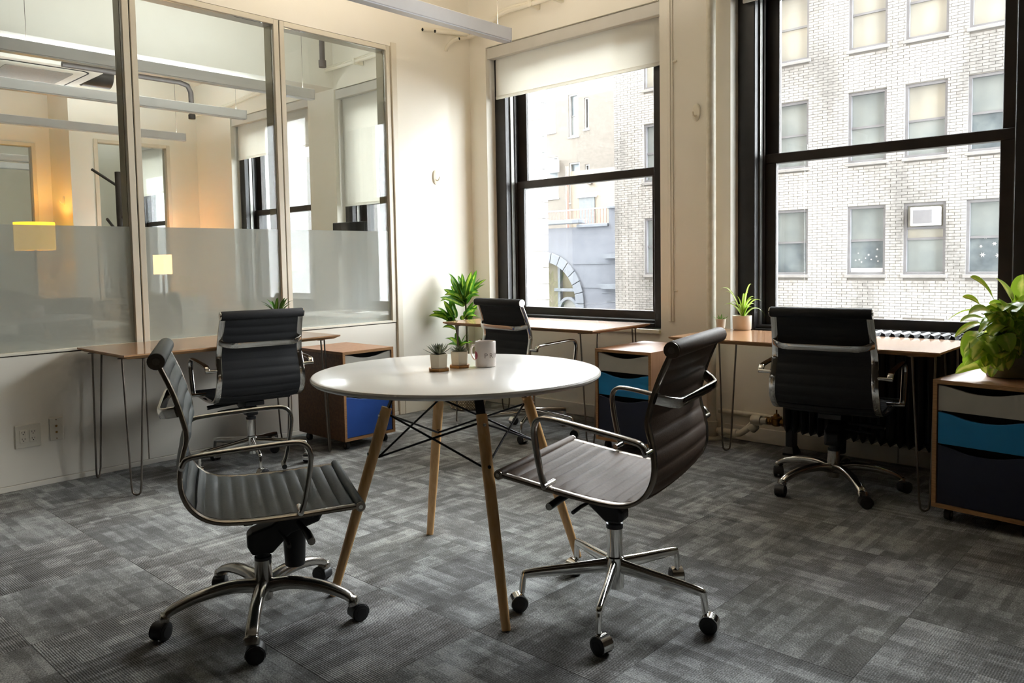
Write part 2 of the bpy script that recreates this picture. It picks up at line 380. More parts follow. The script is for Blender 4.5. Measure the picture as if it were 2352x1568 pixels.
ob = MB().box(-45, 30, -12, 0.45, CEIL+0.16, 90.0).build('wall_sky_block_upper', 'unseen_mass'); tag(ob, 'unseen upper storeys of this building, added to shade the street facade', kind='structure')  # unseen mass, height set to keep sky light off the street facade
ob = MB().box(-45, 30, -12, 0.45, -14.0, -0.13).build('wall_sky_block_lower', 'unseen_mass'); tag(ob, 'unseen lower storeys of this building, added to block sky from below', kind='structure')  # unseen mass added so no sky reaches the facade from underneath
mb = MB(); mb.box(-45, -10.01, -12, 0.45, -0.13, CEIL+0.16); mb.box(XR+0.21, 30, -12, 0.45, -0.13, CEIL+0.16)
tag(mb.build('wall_sky_block_sides', 'unseen_mass'), 'unseen rest of this storey, added to block sky either side of the office', kind='structure')  # unseen side masses added to close the sky off beside the office
# window wall with real openings
wins = [(-7.2, -5.55)] + OPEN
mb = MB(); mb.box(-10, XR, 0, 0.45, 0, OZ0); mb.box(-10, XR, 0, 0.45, OZ1, CEIL)
xs = [-10] + [v for ab in wins for v in ab] + [XR]
for k in range(0, len(xs), 2): mb.box(xs[k], xs[k+1], 0, 0.45, OZ0, OZ1)
tag(mb.build('wall_window', 'paint'), 'cream plaster wall holding the big windows', kind='structure')
tag(MB().box(XR, XR+0.15, YB, 0.45, 0, CEIL).build('wall_right', 'low_bounce_wall'), 'unseen wall on the right of the room, coloured dark to cut bounced light', kind='structure')  # both unseen walls are coloured dark to keep the foreground dim
tag(MB().box(0, XR, YB-0.15, YB, 0, CEIL).build('wall_back', 'low_bounce_wall'), 'unseen wall behind the viewer, coloured dark to cut bounced light', kind='structure')
mb = MB(); mb.box(-0.12, 0, -0.83, 0, 0, CEIL); mb.box(-0.12, 0, YB, -0.83, 2.832, CEIL)
tag(mb.build('wall_left', 'paint'), 'cream plaster wall beside and above the glass partition', kind='structure')
# glazed partition
wp = struct('wall_partition', 'glazed office partition with frosted lower band above white panels')
PY = [-0.848, -1.800, -2.787, -3.775, -4.76, -5.75, -6.5]
GT, GB, FR = 2.830, 0.7274, 1.4285
for k in range(len(PY)-1):
    ya, yb = PY[k], PY[k+1]
    MB().box(-0.1, -0.004, yb+0.0035, ya-0.0035, 0.032, 0.7215).build('panel', 'panel_paint', wp, bevel=0.0015, seg=1)
    MB().box(-0.12, 0.0, ya-0.042, ya-0.004, GB, GT).build('mullion', 'mullion', wp, bevel=0.002, seg=1)
    MB().box(-0.12, 0.0, yb+0.004, yb+0.038, GB, GT).build('mullion', 'mullion', wp, bevel=0.002, seg=1)
    MB().box(-0.12, 0.0, yb+0.038, ya-0.042, GT-0.035, GT).build('top_rail', 'mullion', wp, bevel=0.002, seg=1)
    MB().box(-0.12, 0.0, yb+0.038, ya-0.042, GB, GB+0.016).build('bottom_rail', 'paint_trim', wp, bevel=0.002, seg=1)
    MB().box(-0.119, -0.036, ya-0.0448, ya-0.0425, GB+0.017, GT-0.036).build('jamb_lining', 'jamb_gloss', wp)
    MB().box(-0.028, -0.020, yb+0.039, ya-0.043, GB+0.017, GT-0.036).build('glass_pane', 'partition_glass', wp)
    MB().add([(-0.030, yb+0.039, GB+0.017), (-0.030, ya-0.043, GB+0.017), (-0.030, ya-0.043, FR), (-0.030, yb+0.039, FR)], [(0, 1, 2, 3)]).build('frosted_film', 'frosted_film', wp)
MB().box(-0.10, -0.02, YB, -0.846, 0.7217, GB-0.0003).build('shadow_gap', 'dark_gap', wp)  # dark-coloured strips stand in for the shade inside the joints
for k in range(1, len(PY)-1): MB().box(-0.1, -0.012, PY[k]-0.0038, PY[k]+0.0038, GB+0.001, GT-0.002).build('shadow_gap', 'dark_gap', wp)
tag(MB().box(-0.12, 0.012, -0.8475, -0.795, 0.0, 2.86).build('trim_2', 'mullion', bevel=0.003, seg=1), 'tan vertical trim strip at the end of the glass partition', kind='structure')
o = MB().box(-0.1, 0.001, YB, -0.848, 0, 0.030).build('baseboard_left', 'panel_paint', bevel=0.002, seg=1); tag(o, 'low worn plinth under the white partition panels', kind='structure')
o = MB().box(0.0005, 0.014, -0.794, -0.0005, 0, 0.105).build('baseboard_corner', 'paint_trim', bevel=0.003, seg=1); o.name = 'baseboard_left.001'; tag(o, 'white baseboard on the short wall beside the tall potted plant', kind='structure')
bw = struct('baseboard_window', 'painted baseboard boards along the window wall')
for a, b2 in ((0.016, 1.72), (1.724, 2.19), (2.32, 3.38), (3.384, 5.99)):
    MB().box(a, b2, -0.016, -0.0005, 0.004, 0.098).build('board', 'panel_paint', bw, bevel=0.003, seg=1)

# rooms behind the glass
mb = MB(); mb.box(-5.04, -4.94, -0.36, 0, 0, CEIL); mb.box(-5.04, -4.94, -1.5, -1.24, 0, CEIL); mb.box(-5.04, -4.94, -1.24, -0.36, 2.68, CEIL); mb.box(-5.04, -4.94, -1.24, -0.36, 0, 0.75)
mb.box(-5.6, -5.04, -1.5, -1.4, 0, CEIL)
mb.box(-5.7, -5.6, -1.66, -1.4, 0, CEIL); mb.box(-5.7, -5.6, -3.4, -1.66, 2.66, CEIL); mb.box(-5.7, -5.6, -3.4, -1.66, 0, 0.75); mb.box(-5.7, -5.6, YB, -3.4, 0, CEIL)
tag(mb.build('wall_far', 'paint'), 'stepped cream wall at the far side of the next room', kind='structure')
tag(MB().box(-10, -9.85, YB, 0, 0, CEIL).build('wall_end', 'paint'), 'cream wall closing the third room', kind='structure')
wb = struct('wall_brick', 'white painted brick wall of the next room')
MB().box(-9.85, -0.12, YB-0.15, YB, 0, CEIL).build('backing', 'facade_mortar', wb)
mb = MB(); z = 0.01; row = 0
while z < CEIL-0.07:
    x = -9.85 - (0.12 if row % 2 else 0)
    while x < -0.3:
        mb.box(max(x, -9.84), x+0.232, YB-0.001, YB+0.008, z, z+0.068); x += 0.242
    z += 0.078; row += 1
tag(mb.build('bricks', 'white_brick', wb), kind='stuff')
def partition_window(n, label, xw, y0, y1, z0, z1):
    s = struct('window_%d' % n, label)
    for a, b2, c, d in ((y0-0.045, y0, z0-0.04, z1+0.04), (y1, y1+0.045, z0-0.04, z1+0.04)): MB().box(xw-0.11, xw+0.012, a, b2, c, d).build('frame', 'mullion', s, bevel=0.003, seg=1)
    for c, d in ((z0-0.04, z0), (z1, z1+0.04)): MB().box(xw-0.11, xw+0.012, y0, y1, c, d).build('frame', 'mullion', s, bevel=0.003, seg=1)
    MB().box(xw-0.06, xw-0.052, y0+0.001, y1-0.001, z0+0.001, z1-0.001).build('glass_pane', 'partition_glass', s)
partition_window(6, 'narrow interior window beside the coat stand', -4.94, -1.20, -0.40, 0.79, 2.64)
partition_window(7, 'interior window left of the yellow lit corner', -5.6, -3.36, -1.70, 0.79, 2.62)

# double hung street windows
def street_window(n, label, x0, x1):
    s = struct('window_%d' % n, label)
    J = 0.115
    mb = MB()
    for a, b2 in ((x0+0.0005, x0+J), (x1-J, x1-0.0005)):
        mb.box(a, b2, 0.10, 0.38, OZ0+0.001, OZ1-0.001)
    mb.build('jamb', 'black_frame', s, bevel=0.004, seg=1)
    for sx, xx in ((1, x0+J), (-1, x1-J)):
        a, b2 = sorted((xx, xx+sx*0.012)); MB().box(a, b2, 0.155, 0.19, OZ0+0.05, OZ1-0.06).build('track', 'track_metal', s)
        a, b2 = sorted((xx, xx+sx*0.02)); MB().box(a, b2, 0.195, 0.215, OZ0+0.05, OZ1-0.06).build('stop', 'sash_frame', s)
    MB().box(x0+J, x1-J, 0.10, 0.38, OZ1-0.055, OZ1-0.001).build('head', 'black_frame', s, bevel=0.004, seg=1)
    mb = MB(); mb.box(x0+J, x1-J, 0.10, 0.40, OZ0+0.001, 0.722); mb.box(x0+J, x1-J, 0.13, 0.20, 0.722, 0.742); mb.build('sill', 'black_frame', s, bevel=0.004, seg=1)
    def sash(nm, y0, y1, z0, z1, rb, rt, xa, xb, st):
        q = MB(); q.box(xa, xb, y0, y1, z0, z0+rb); q.box(xa, xb, y0, y1, z1-rt, z1)
        q.box(xa, xa+st, y0, y1, z0+rb, z1-rt); q.box(xb-st, xb, y0, y1, z0+rb, z1-rt)
        so = q.build(nm, 'sash_frame', s, bevel=0.003, seg=1)
        ym = (y0+y1)/2
        MB().box(xa+st, xb-st, ym-0.003, ym+0.003, z0+rb, z1-rt).build('pane', 'window_glass', so)
    sash('lower_sash', 0.218, 0.258, 0.7225, 1.845, 0.078, 0.062, x0+J+0.0005, x1-J-0.0005, 0.088)
    sash('upper_sash', 0.264, 0.304, 1.785, OZ1-0.056, 0.06, 0.05, x0+J+0.0005, x1-J-0.0005, 0.088)
    MB().box(x0+0.001, x1-0.001, -0.022, 0.099, OZ0-0.03, OZ0-0.001 if False else OZ0).build('stool', 'paint_trim', s, bevel=0.004, seg=1)
    return s
street_window(1, 'tall black double hung window behind the corner desk, shade part lowered', *OPEN[2])
street_window(2, 'tall black double hung window on the right facing the brick facade', *OPEN[3])
street_window(3, 'double hung window of the next room with its shade two thirds down', *OPEN[1])
street_window(4, 'double hung window of the next room with its shade near the top', *OPEN[0])
street_window(5, 'double hung window of the third room', *wins[0])
def roller_shade(label, x0, x1, zb):
    t = thing('roller_shade', label, 'window shade', ((x0+x1)/2, 0.05, zb), group='roller shades')
    h = (x1-x0)/2-0.002; zt = OZ1-0.004-zb
    MB().box(-h, h, -0.035, 0.035, zt-0.088, zt).build('head_box', 'shade_box', t, bevel=0.004)
    MB().box(-h+0.05, h-0.012, 0.016, 0.0168, 0.02, zt-0.088).build('fabric', 'shade_fabric', t)
    MB().box(-h+0.05, h-0.012, 0.009, 0.024, 0.0, 0.026).build('bottom_bar', 'shade_fabric', t, bevel=0.004)
roller_shade('off white roller shade pulled a short way down the corner window', *OPEN[2], 2.515)
roller_shade('off white roller shade rolled up at the top of the right window', *OPEN[3], 2.79)
roller_shade('roller shade lowered two thirds seen through the right glass pane', *OPEN[1], 1.765)
roller_shade('roller shade lowered a little seen through the middle glass pane', *OPEN[0], 2.44)
roller_shade('roller shade half lowered in the third room', *wins[0], 2.2)

# ---------------------------------------------------------------- fixed services
def tube_thing(name, label, cat, pts, r, m, smooth=50, extra=None, group=None):
    p0 = pts[0]; t = thing(name, label, cat, p0, group=group)
    loc = [tuple(a-b2 for a, b2 in zip(p, p0)) for p in pts]
    MB().tube(loc, r, 12).build('pipe', m, t, smooth=smooth)
    return t
rp = thing('riser_pipe', 'white painted vertical heating pipe beside the right window', 'pipe', (2.262, -0.078, 0))
MB().cyl((0, 0, 0.05), (0, 0, CEIL), 0.030, 16).build('pipe', 'pipe_paint', rp, smooth=50)
MB().cyl((0, 0, 0.02), (0, 0, 0.12), 0.042, 16).build('tee', 'pipe_paint', rp, smooth=50, bevel=0.004)
MB().lathe([(0.07, 0.0), (0.07, 0.008), (0.05, 0.02), (0.043, 0.02)], 20).build('floor_flange', 'pipe_paint', rp, smooth=40)
hp = thing('radiator_pipe', 'white pipework with elbows running to the brass radiator valve', 'pipe', (2.306, -0.075, 0.07))
MB().tube(cat_rom([(0, 0, -0.01), (0.12, -0.02, -0.005), (0.17, -0.03, 0.0), (0.24, -0.05, 0.05), (0.275, -0.055, 0.085), (0.31, -0.06, 0.1), (0.36, -0.06, 0.105)], 5), 0.021, 12).build('pipe', 'pipe_paint', hp, smooth=50)
for a, b2, r in (((0.02,0,-0.01),(0.05,-0.005,-0.01),0.028), ((0.115,-0.018,-0.006),(0.15,-0.025,-0.002),0.027), ((0.255,-0.052,0.04),(0.285,-0.056,0.07),0.03), ((0.26,-0.056,0.10),(0.325,-0.06,0.104),0.031)):
    MB().cyl(a, b2, r, 14).build('elbow', 'pipe_paint', hp, smooth=50, bevel=0.004)
cp = thing('condensate_pipe', 'thin horizontal white pipe along the wall above the baseboard', 'pipe', (2.285, -0.018, 0.178))
MB().tube([(0, 0, 0), (0.2, 0, 0.0), (0.5, 0, 0.0)], 0.0165, 12).build('pipe', 'pipe_paint', cp, smooth=50)
va = thing('radiator_valve', 'brass valve on the pipe at the end of the radiator', 'valve', (2.655, -0.12, 0.175))
MB().cyl((-0.005, 0, 0), (0.03, 0, 0), 0.024, 8).cyl((0.03, 0, 0), (0.10, 0, 0), 0.019, 12).cyl((0.10, 0, 0), (0.125, 0, 0), 0.024, 8).build('body', 'brass', va, smooth=30)
MB().lathe([(0.020, -0.025), (0.030, -0.018), (0.033, 0.0), (0.030, 0.018), (0.034, 0.022), (0.034, 0.032), (0.02, 0.036), (0.014, 0.05)], 12, (0.065, 0, 0)).build('bonnet', 'brass', va, smooth=30)
MB().cyl((0.065, 0, 0.05), (0.065, 0, 0.075), 0.005, 8).build('spindle', 'brass', va, smooth=50)

ra = thing('radiator', 'black cast iron column radiator under the right window', 'radiator', (2.80, -0.155, 0))
NS = 24; SP = 0.0478; sec0 = None
for k in range(NS):
    if sec0 is None:
        hwid, hd = 0.0225, 0.095; rings = []
        for z, sc in ((0.142, 0.05), (0.165, 0.75), (0.19, 1), (0.70, 1), (0.735, 0.95), (0.757, 0.55), (0.766, 0.06)):
            hx = hwid*max(sc, 0.05); dd = hd*(0.86 + 0.14*min(1, sc))
            rings.append([Vector(p) for p in ((0, -dd, z), (hx, -dd+0.02, z), (hx, dd-0.02, z), (0, dd, z), (-hx, dd-0.02, z), (-hx, -dd+0.02, z))])
        sec0 = MB().loft(rings).build('section', 'radiator_black', ra, bevel=0.003, seg=1); s = sec0
    else: s = share(sec0, 'section', ra)
    s.location = (0.03+k*SP, 0, 0)
MB().cyl((0.0, 0, 0.22), (NS*SP, 0, 0.22), 0.016, 10).build('bottom_header', 'radiator_black', ra, smooth=50)
MB().cyl((0.0, 0, 0.68), (NS*SP, 0, 0.68), 0.016, 10).build('top_header', 'radiator_black', ra, smooth=50)
for xk in (0.028, 0.03+SP*(NS-1)):
    MB().loft([[Vector((xk+a*w, b2*w*1.6, z)) for a, b2 in ((-1,-1),(1,-1),(1,1),(-1,1))] for z, w in ((0, 0.034), (0.015, 0.034), (0.05, 0.022), (0.2, 0.022))]).build('foot', 'radiator_black', ra, bevel=0.003, seg=1)
MB().cyl((-0.02, 0.035, 0.175), (0.03, 0.035, 0.175), 0.018, 10).build('inlet', 'radiator_black', ra, smooth=50)

def hook(label, loc, rz):
    t = thing('wall_hook', label, 'hook', loc, rz, 'oval wall hooks')
    MB().loft([[Vector((x, 0.030*s*math.cos(2*PI*k/20), 0.058*s*math.sin(2*PI*k/20))) for k in range(20)] for x, s in ((0, 1), (0.006, 1), (0.011, 0.85))]).build('plate', 'paint_trim', t, smooth=40)
    MB().tube(cat_rom([(0.008, 0, -0.02), (0.025, 0, -0.028), (0.042, 0, -0.02), (0.05, 0, 0.0)], 4), 0.005, 8).build('prong', 'paint_trim', t, smooth=60)
hook('oval cream hook on the bright wall beside the glass partition', (0.0005, -0.415, 1.87), 0)
hook('oval cream hook on the pier between the two windows', (2.115, -0.0005, 2.141), R(-90))
hook('oval hook on the yellow lit wall of the next room', (-5.2, -1.5005, 1.97), R(-90))
rw = thing('cable_raceway', 'slim cream cable cover running down the pier between windows', 'cable cover', (1.925, -0.0005, 0))
MB().box(-0.022, 0.0, -0.014, 0, 0.75, CEIL-0.002).build('channel', 'paint', rw, bevel=0.003, seg=1)
MB().box(0.001, 0.016, -0.009, 0, 0.75, CEIL-0.002).build('channel', 'paint', rw, bevel=0.003, seg=1)
for z in (0.96, 2.5): MB().cyl((0.022, -0.012, z), (0.05, -0.012, z), 0.006, 8).build('clip', 'paint_trim', rw, smooth=50)

def conduits(label, x0, x1, z, bend):
    t = thing('conduit_pair', label, 'conduit', (x0, -0.06, z), group='conduits along the window wall')
    for k in range(2):
        L_ = x1-x0; pts = [(0, -0.035*k, bend-0.03*k), (L_*0.18, -0.035*k, bend-0.03*k), (L_*0.42, -0.035*k, -0.035*k), (L_*0.7, -0.035*k, -0.03*k), (L_, -0.035*k, -0.03*k)]
        MB().tube(cat_rom(pts, 6), 0.017, 10).build('tube', 'paint_trim', t, smooth=60)
    for xx in (0.72, 0.94): MB().box((x1-x0)*xx, (x1-x0)*xx+0.03, -0.06, 0.058, -0.055, 0.0).build('clamp', 'paint_trim', t, bevel=0.004, seg=1)
conduits('pair of white conduits bending along the wall above the corner window', 0.001, 1.05, 3.16, -0.10)
conduits('pair of white conduits above the windows of the next room', -4.9, -0.14, 3.14, -0.06)
def stub(label, loc, pts, r=0.017):
    t = thing('pipe_stub', label, 'pipe', loc, group='cut pipe stubs in the corner')
    MB().tube(cat_rom(pts, 5), r, 10).build('pipe', 'paint_trim', t, smooth=60)
    e = Vector(pts[-1]); d = (e-Vector(pts[-2])).normalized(); MB().cyl(e, e+d*0.001, r*0.7, 10).build('bore', 'void_black', t)
stub('cut white pipe ending along the wall near the corner, left of three', (0.04, -0.10, 3.075), [(0, 0, 0), (0, -0.15, -0.02), (0, -0.3, -0.045), (0, -0.45, -0.07)])
stub('cut white pipe ending along the wall near the corner, middle of three', (0.085, -0.10, 3.045), [(0, 0, 0), (0, -0.12, -0.015), (0, -0.24, -0.03), (0, -0.36, -0.045)])
stub('bent white pipe end near the room corner, right of three', (0.001, -0.27, 2.90), [(0, 0, 0), (0.03, 0.0, 0.04), (0.07, 0.02, 0.07), (0.13, 0.03, 0.075)], 0.015)

def outlet(name, label, y0, y1, z0, z1, kind):
    t = thing(name, label, 'outlet', (-0.0038, (y0+y1)/2, (z0+z1)/2)); hy, hz = abs(y1-y0)/2, abs(z1-z0)/2
    MB().box(0, 0.007, -hy, hy, -hz, hz).build('cover_plate', 'outlet_white', t, bevel=0.003)
    if kind == 'power':
        for yy in (-0.024, 0.024):
            rr = MB().box(0.006, 0.0095, yy-0.017, yy+0.017, -0.035, 0.035).build('receptacle', 'outlet_white', t, bevel=0.002)
            for zz in (-0.018, 0.018):
                for a in (-0.007, 0.006): MB().box(0.009, 0.0098, yy+a, yy+a+0.0022, zz, zz+0.009).build('slot', 'void_black', rr)
                MB().cyl((0.009, yy, zz-0.006), (0.0098, yy, zz-0.006), 0.0028, 8).build('slot', 'void_black', rr)
    else:
        for zz in (-0.052, -0.017, 0.017, 0.052): MB().cyl((0.006, 0, zz), (0.010, 0, zz), 0.006 if abs(zz) < 0.03 else 0.003, 10).build('jack', 'brass', t, smooth=50)
outlet('power_outlet', 'double electrical outlet on the white panel at far left', -3.49, -3.366, 0.225, 0.350, 'power')
outlet('cable_outlet', 'narrow cable jack plate right of the double outlet', -3.322, -3.253, 0.240, 0.365, 'jack')

def pendant(label, x, ya, yb, z, w=0.07, h=0.087, grp='linear pendant lights', lit=None):
    t = thing('pendant_light', label, 'light', (x, ya, z), group=grp); L_ = yb-ya
    MB().box(-w/2, w/2, L_, 0, 0.006, h).build('housing', 'pendant_white', t, bevel=0.003, seg=1)
    MB().box(-w/2+0.006, w/2-0.006, L_+0.004, -0.004, 0, 0.006).build('diffuser', 'pendant_diffuser', t)
    MB().box(-w/2, w/2, 0.0002, 0.004, 0.0, h).build('end_cap', 'pendant_white', t)
    if lit: MB().add([(-w/2+0.012, max(L_+0.03, -2.3), h+0.001), (w/2-0.012, max(L_+0.03, -2.3), h+0.001), (w/2-0.012, -0.03, h+0.001), (-w/2+0.012, -0.03, h+0.001)], [(0, 1, 2, 3)]).build('uplight_strip', lit, t)
    for yy in (-0.09, L_/2, L_+0.12):
        MB().cyl((0, yy, h), (0, yy, CEIL-z), 0.0018, 6).build('wire', 'wire', t)
        MB().cyl((0, yy, h), (0, yy, h+0.02), 0.005, 8, 0.002).build('gripper', 'wire', t)
pendant('long white linear pendant light hanging in this room', 1.25, -0.89, -5.2, 2.6, lit='uplight')
pendant('white linear pendant nearest the glass in the next room', -1.12, -0.81, -5.2, 2.6, lit='uplight_fill')
pendant('white linear pendant crossing in front of the ceiling air conditioner', -2.34, -0.77, -5.2, 2.6, lit='uplight_fill')
pendant('farthest white linear pendant in the next room', -4.0, -0.60, -5.2, 2.6, lit='uplight_fill')
for k, yy in enumerate((-1.6, -2.7)): pendant(['pale linear pendant in the third room, nearer one', 'pale linear pendant in the third room, farther one'][k], -7.0-0.9*k, -0.9, -5.0, 2.6, lit='uplight_fill')

ac = thing('air_conditioner', 'square white ceiling cassette air conditioner with grey grille', 'air conditioner', (-3.22, -2.365, 2.95))
def rrect(h, r, z, n=5):
    return [Vector((sx*(h-r)+r*math.cos(a0+PI/2*k/n), sy*(h-r)+r*math.sin(a0+PI/2*k/n), z)) for sx, sy, a0 in ((1,1,0), (-1,1,PI/2), (-1,-1,PI), (1,-1,1.5*PI)) for k in range(n+1)]
MB().loft([rrect(0.475, 0.09, 0.0), rrect(0.475, 0.09, 0.03), rrect(0.45, 0.08, 0.045)]).build('panel', 'ac_white', ac, smooth=40)
MB().loft([rrect(0.42, 0.03, 0.046), rrect(0.42, 0.03, 0.28)]).build('casing', 'dark_pipe', ac)
MB().loft([rrect(0.385, 0.09, -0.004), rrect(0.385, 0.09, 0.001)]).build('vent_slot', 'dark_gap', ac)
MB().loft([rrect(0.355, 0.08, -0.012), rrect(0.37, 0.08, -0.003)]).build('inner_panel', 'ac_white', ac, smooth=40)
MB().loft([rrect(0.27, 0.02, -0.016), rrect(0.27, 0.02, -0.011)]).build('grille', 'ac_grille', ac)
for xx in (-0.3, 0.3):
    for yy in (-0.3, 0.3): MB().cyl((xx, yy, 0.27), (xx, yy, CEIL-2.95), 0.006, 6).build('hanger', 'wire', ac)
dt = thing('round_duct', 'dark round duct behind the ceiling air conditioner', 'duct', (-3.45, -1.86, 3.08))
MB().cyl((0, 0.0, 0), (0, 0.26, 0), 0.13, 20).build('duct', 'duct_grey', dt, smooth=40); MB().tube([(0, 0.1, 0.13), (0, 0.1, CEIL-3.08)], 0.01, 8).build('strap', 'wire', dt)
t = tube_thing('sprinkler_pipe', 'dark iron pipe turning down between the pendants of the next room', 'pipe', [(-2.62, -2.3, 2.93), (-2.62, -1.28, 2.93), (-2.62, -1.2, 2.91), (-2.62, -1.17, 2.85), (-2.62, -1.165, 2.62)], 0.024, 'dark_pipe')
MB().cyl((0, 1.132, -0.33), (0, 1.132, -0.29), 0.032, 12).build('coupling', 'dark_pipe', t, smooth=40); MB().cyl((0, 0.6, 0.02), (0, 0.6, CEIL-2.93), 0.005, 6).build('hanger', 'wire', t)
t = tube_thing('drop_pipe', 'short dark vertical pipe near the top of the right glass pane', 'pipe', [(-1.3, -0.57, CEIL), (-1.3, -0.57, 2.99)], 0.024, 'dark_pipe')
MB().cyl((0, 0, -0.50), (0, 0, -0.44), 0.034, 12).build('coupling', 'dark_pipe', t, smooth=40)
# ================================================================ FURNITURE
def desk(label, x0, x1, y0, y1, grain=0):
    cx, cy = (x0+x1)/2, (y0+y1)/2; hx, hy = (x1-x0)/2, (y1-y0)/2
    t = thing('desk', label, 'desk', (cx, cy, 0), group='plywood desks on hairpin legs')
    zt, zb = 0.745, 0.721
    mb = MB()   # laminate deck over an undercut plywood edge
    mb.loft([[Vector((sx*(hx-0.03), sy*(hy-0.03), zb)) for sx, sy in ((-1,-1),(1,-1),(1,1),(-1,1))], [Vector((sx*hx, sy*hy, zt-0.008)) for sx, sy in ((-1,-1),(1,-1),(1,1),(-1,1))], [Vector((sx*hx, sy*hy, zt-0.0015)) for sx, sy in ((-1,-1),(1,-1),(1,1),(-1,1))]])
    mb.build('plywood_board', 'ply_edge', t)
    MB().box(-hx, hx, -hy, hy, zt-0.0015, zt).build('laminate', 'walnut_top', t)
    for sx in (-1, 1):
        for sy in (-1, 1):
            ix, iy = sx*(hx-0.085), sy*(hy-0.075)
            d = Vector((-sx*sy, 1, 0)).normalized() if True else None      # spread across the corner diagonal
            lean = Vector((sx, sy, 0))*0.018
            pts = []
            for w_, z_ in ((0.055, zb), (0.045, 0.5), (0.026, 0.06)): pts.append(Vector((ix, iy, 0)) - d*w_ + lean*(1-z_/zb) + Vector((0, 0, z_)))
            for k in range(1, 6):
                a = PI*k/6; pts.append(Vector((ix, iy, 0)) + lean - d*0.023*math.cos(a) + Vector((0, 0, 0.030 - 0.0245*math.sin(a))))
            for w_, z_ in ((0.026, 0.06), (0.045, 0.5), (0.055, zb)): pts.append(Vector((ix, iy, 0)) + d*w_ + lean*(1-z_/zb) + Vector((0, 0, z_)))
            lg = MB().tube(pts, 0.0052, 8).build('leg', 'raw_steel', t, smooth=60)
            MB().box(-0.07, 0.07, -0.018, 0.018, zb-0.004, zb, Matrix.Translation((ix, iy, 0)) @ Matrix.Rotation(math.atan2(d.y, d.x), 4, 'Z')).build('mounting_plate', 'raw_steel', lg)
    return t
desk('hairpin leg desk along the glass partition, chair pushed under it', 0.015, 0.675, -3.165, -1.855)
desk('hairpin leg desk under the corner window beside the tall plant', 0.475, 1.845, -0.805, -0.15)
desk('hairpin leg desk under the right window in front of the radiator', 2.425, 3.80, -0.875, -0.262)

def cabinet(label, loc, rz, fronts, wood, wid=0.405, dep=0.52):
    t = thing('file_cabinet', label, 'cabinet', (loc[0], loc[1], 0), rz, 'rolling drawer cabinets')   # origin at front centre, front faces -y
    H0, H1 = 0.062, 0.632; T = 0.018; h = wid/2
    mb = MB(); mb.box(-h, h, 0.0, dep, H1-T, H1).build('top_panel', wood if wood == 'walnut_light' else 'walnut_light', t)
    MB().box(-h, h, 0.0, dep, H0, H0+T).build('bottom_panel', wood, t)
    for s in (-1, 1): MB().box(min(s*h, s*(h-T)), max(s*h, s*(h-T)), 0.0, dep, H0+T, H1-T).build('side_panel', wood, t)
    MB().box(-h+T, h-T, dep-0.012, dep, H0+T, H1-T).build('back_panel', wood, t)
    mb = MB(); e = 0.0035
    mb.box(-h, h, -e, 0, H1-T, H1); mb.box(-h, h, -e, 0, H0, H0+T); mb.box(-h, -h+T, -e, 0, H0+T, H1-T); mb.box(h-T, h, -e, 0, H0+T, H1-T)
    mb.build('front_edge', 'ply_edge', t)
    zi = H1-T-0.004; ih = H1-H0-2*T
    for k, (m, fr) in enumerate(zip(fronts, (0.225, 0.275, 0.50))):
        hh = ih*fr-0.006; x = h-T-0.003; out = [(-x, zi-hh), (x, zi-hh), (x, zi)]
        for i in range(1, 12):
            a = i/12; xx = x*0.86*(1-2*a); out.append((xx, zi-0.030*math.sin(PI*a)**0.9 if True else zi))
        out.append((-x, zi))
        MB().prism(out, 0.002, 0.020).build('drawer', m, t, bevel=0.0012, seg=1)
        zi -= hh+0.006
    MB().box(-h+T+0.001, h-T-0.001, 0.045, 0.05, H0+T+0.001, H1-T-0.001).build('interior', 'void_black', t)  # black sheet stands in for the shade behind the drawers
    for sx in (-1, 1):
        for yy in (0.05, dep-0.05):
            c = MB().box(sx*(h-0.05)-0.016, sx*(h-0.05)+0.016, yy-0.016, yy+0.016, 0.05, H0).build('caster', 'dark_rail', t)
            MB().cyl((sx*(h-0.05)-0.011, yy+0.006, 0.0245), (sx*(h-0.05)+0.011, yy+0.006, 0.0245), 0.0245, 16).build('wheel', 'rubber', c, smooth=40)
            MB().cyl((sx*(h-0.05)-0.0125, yy+0.006, 0.0245), (sx*(h-0.05)+0.0125, yy+0.006, 0.0245), 0.011, 12).build('hub', 'cast_alu', c, smooth=40)
cabinet('dark walnut drawer cabinet with bright blue drawer by the glass partition', (0.672, -1.640), R(90), ('drawer_grey', 'drawer_grey', 'drawer_blue'), 'walnut')
cabinet('walnut drawer cabinet with grey, cyan and navy drawers between the windows', (2.045, -0.775), R(0), ('drawer_grey', 'drawer_cyan', 'drawer_navy'), 'walnut_light', dep=0.55)
cabinet('walnut drawer cabinet under the large pothos at the right edge', (3.985, -0.935), R(-7), ('drawer_grey', 'drawer_cyan', 'drawer_navy'), 'walnut_light')

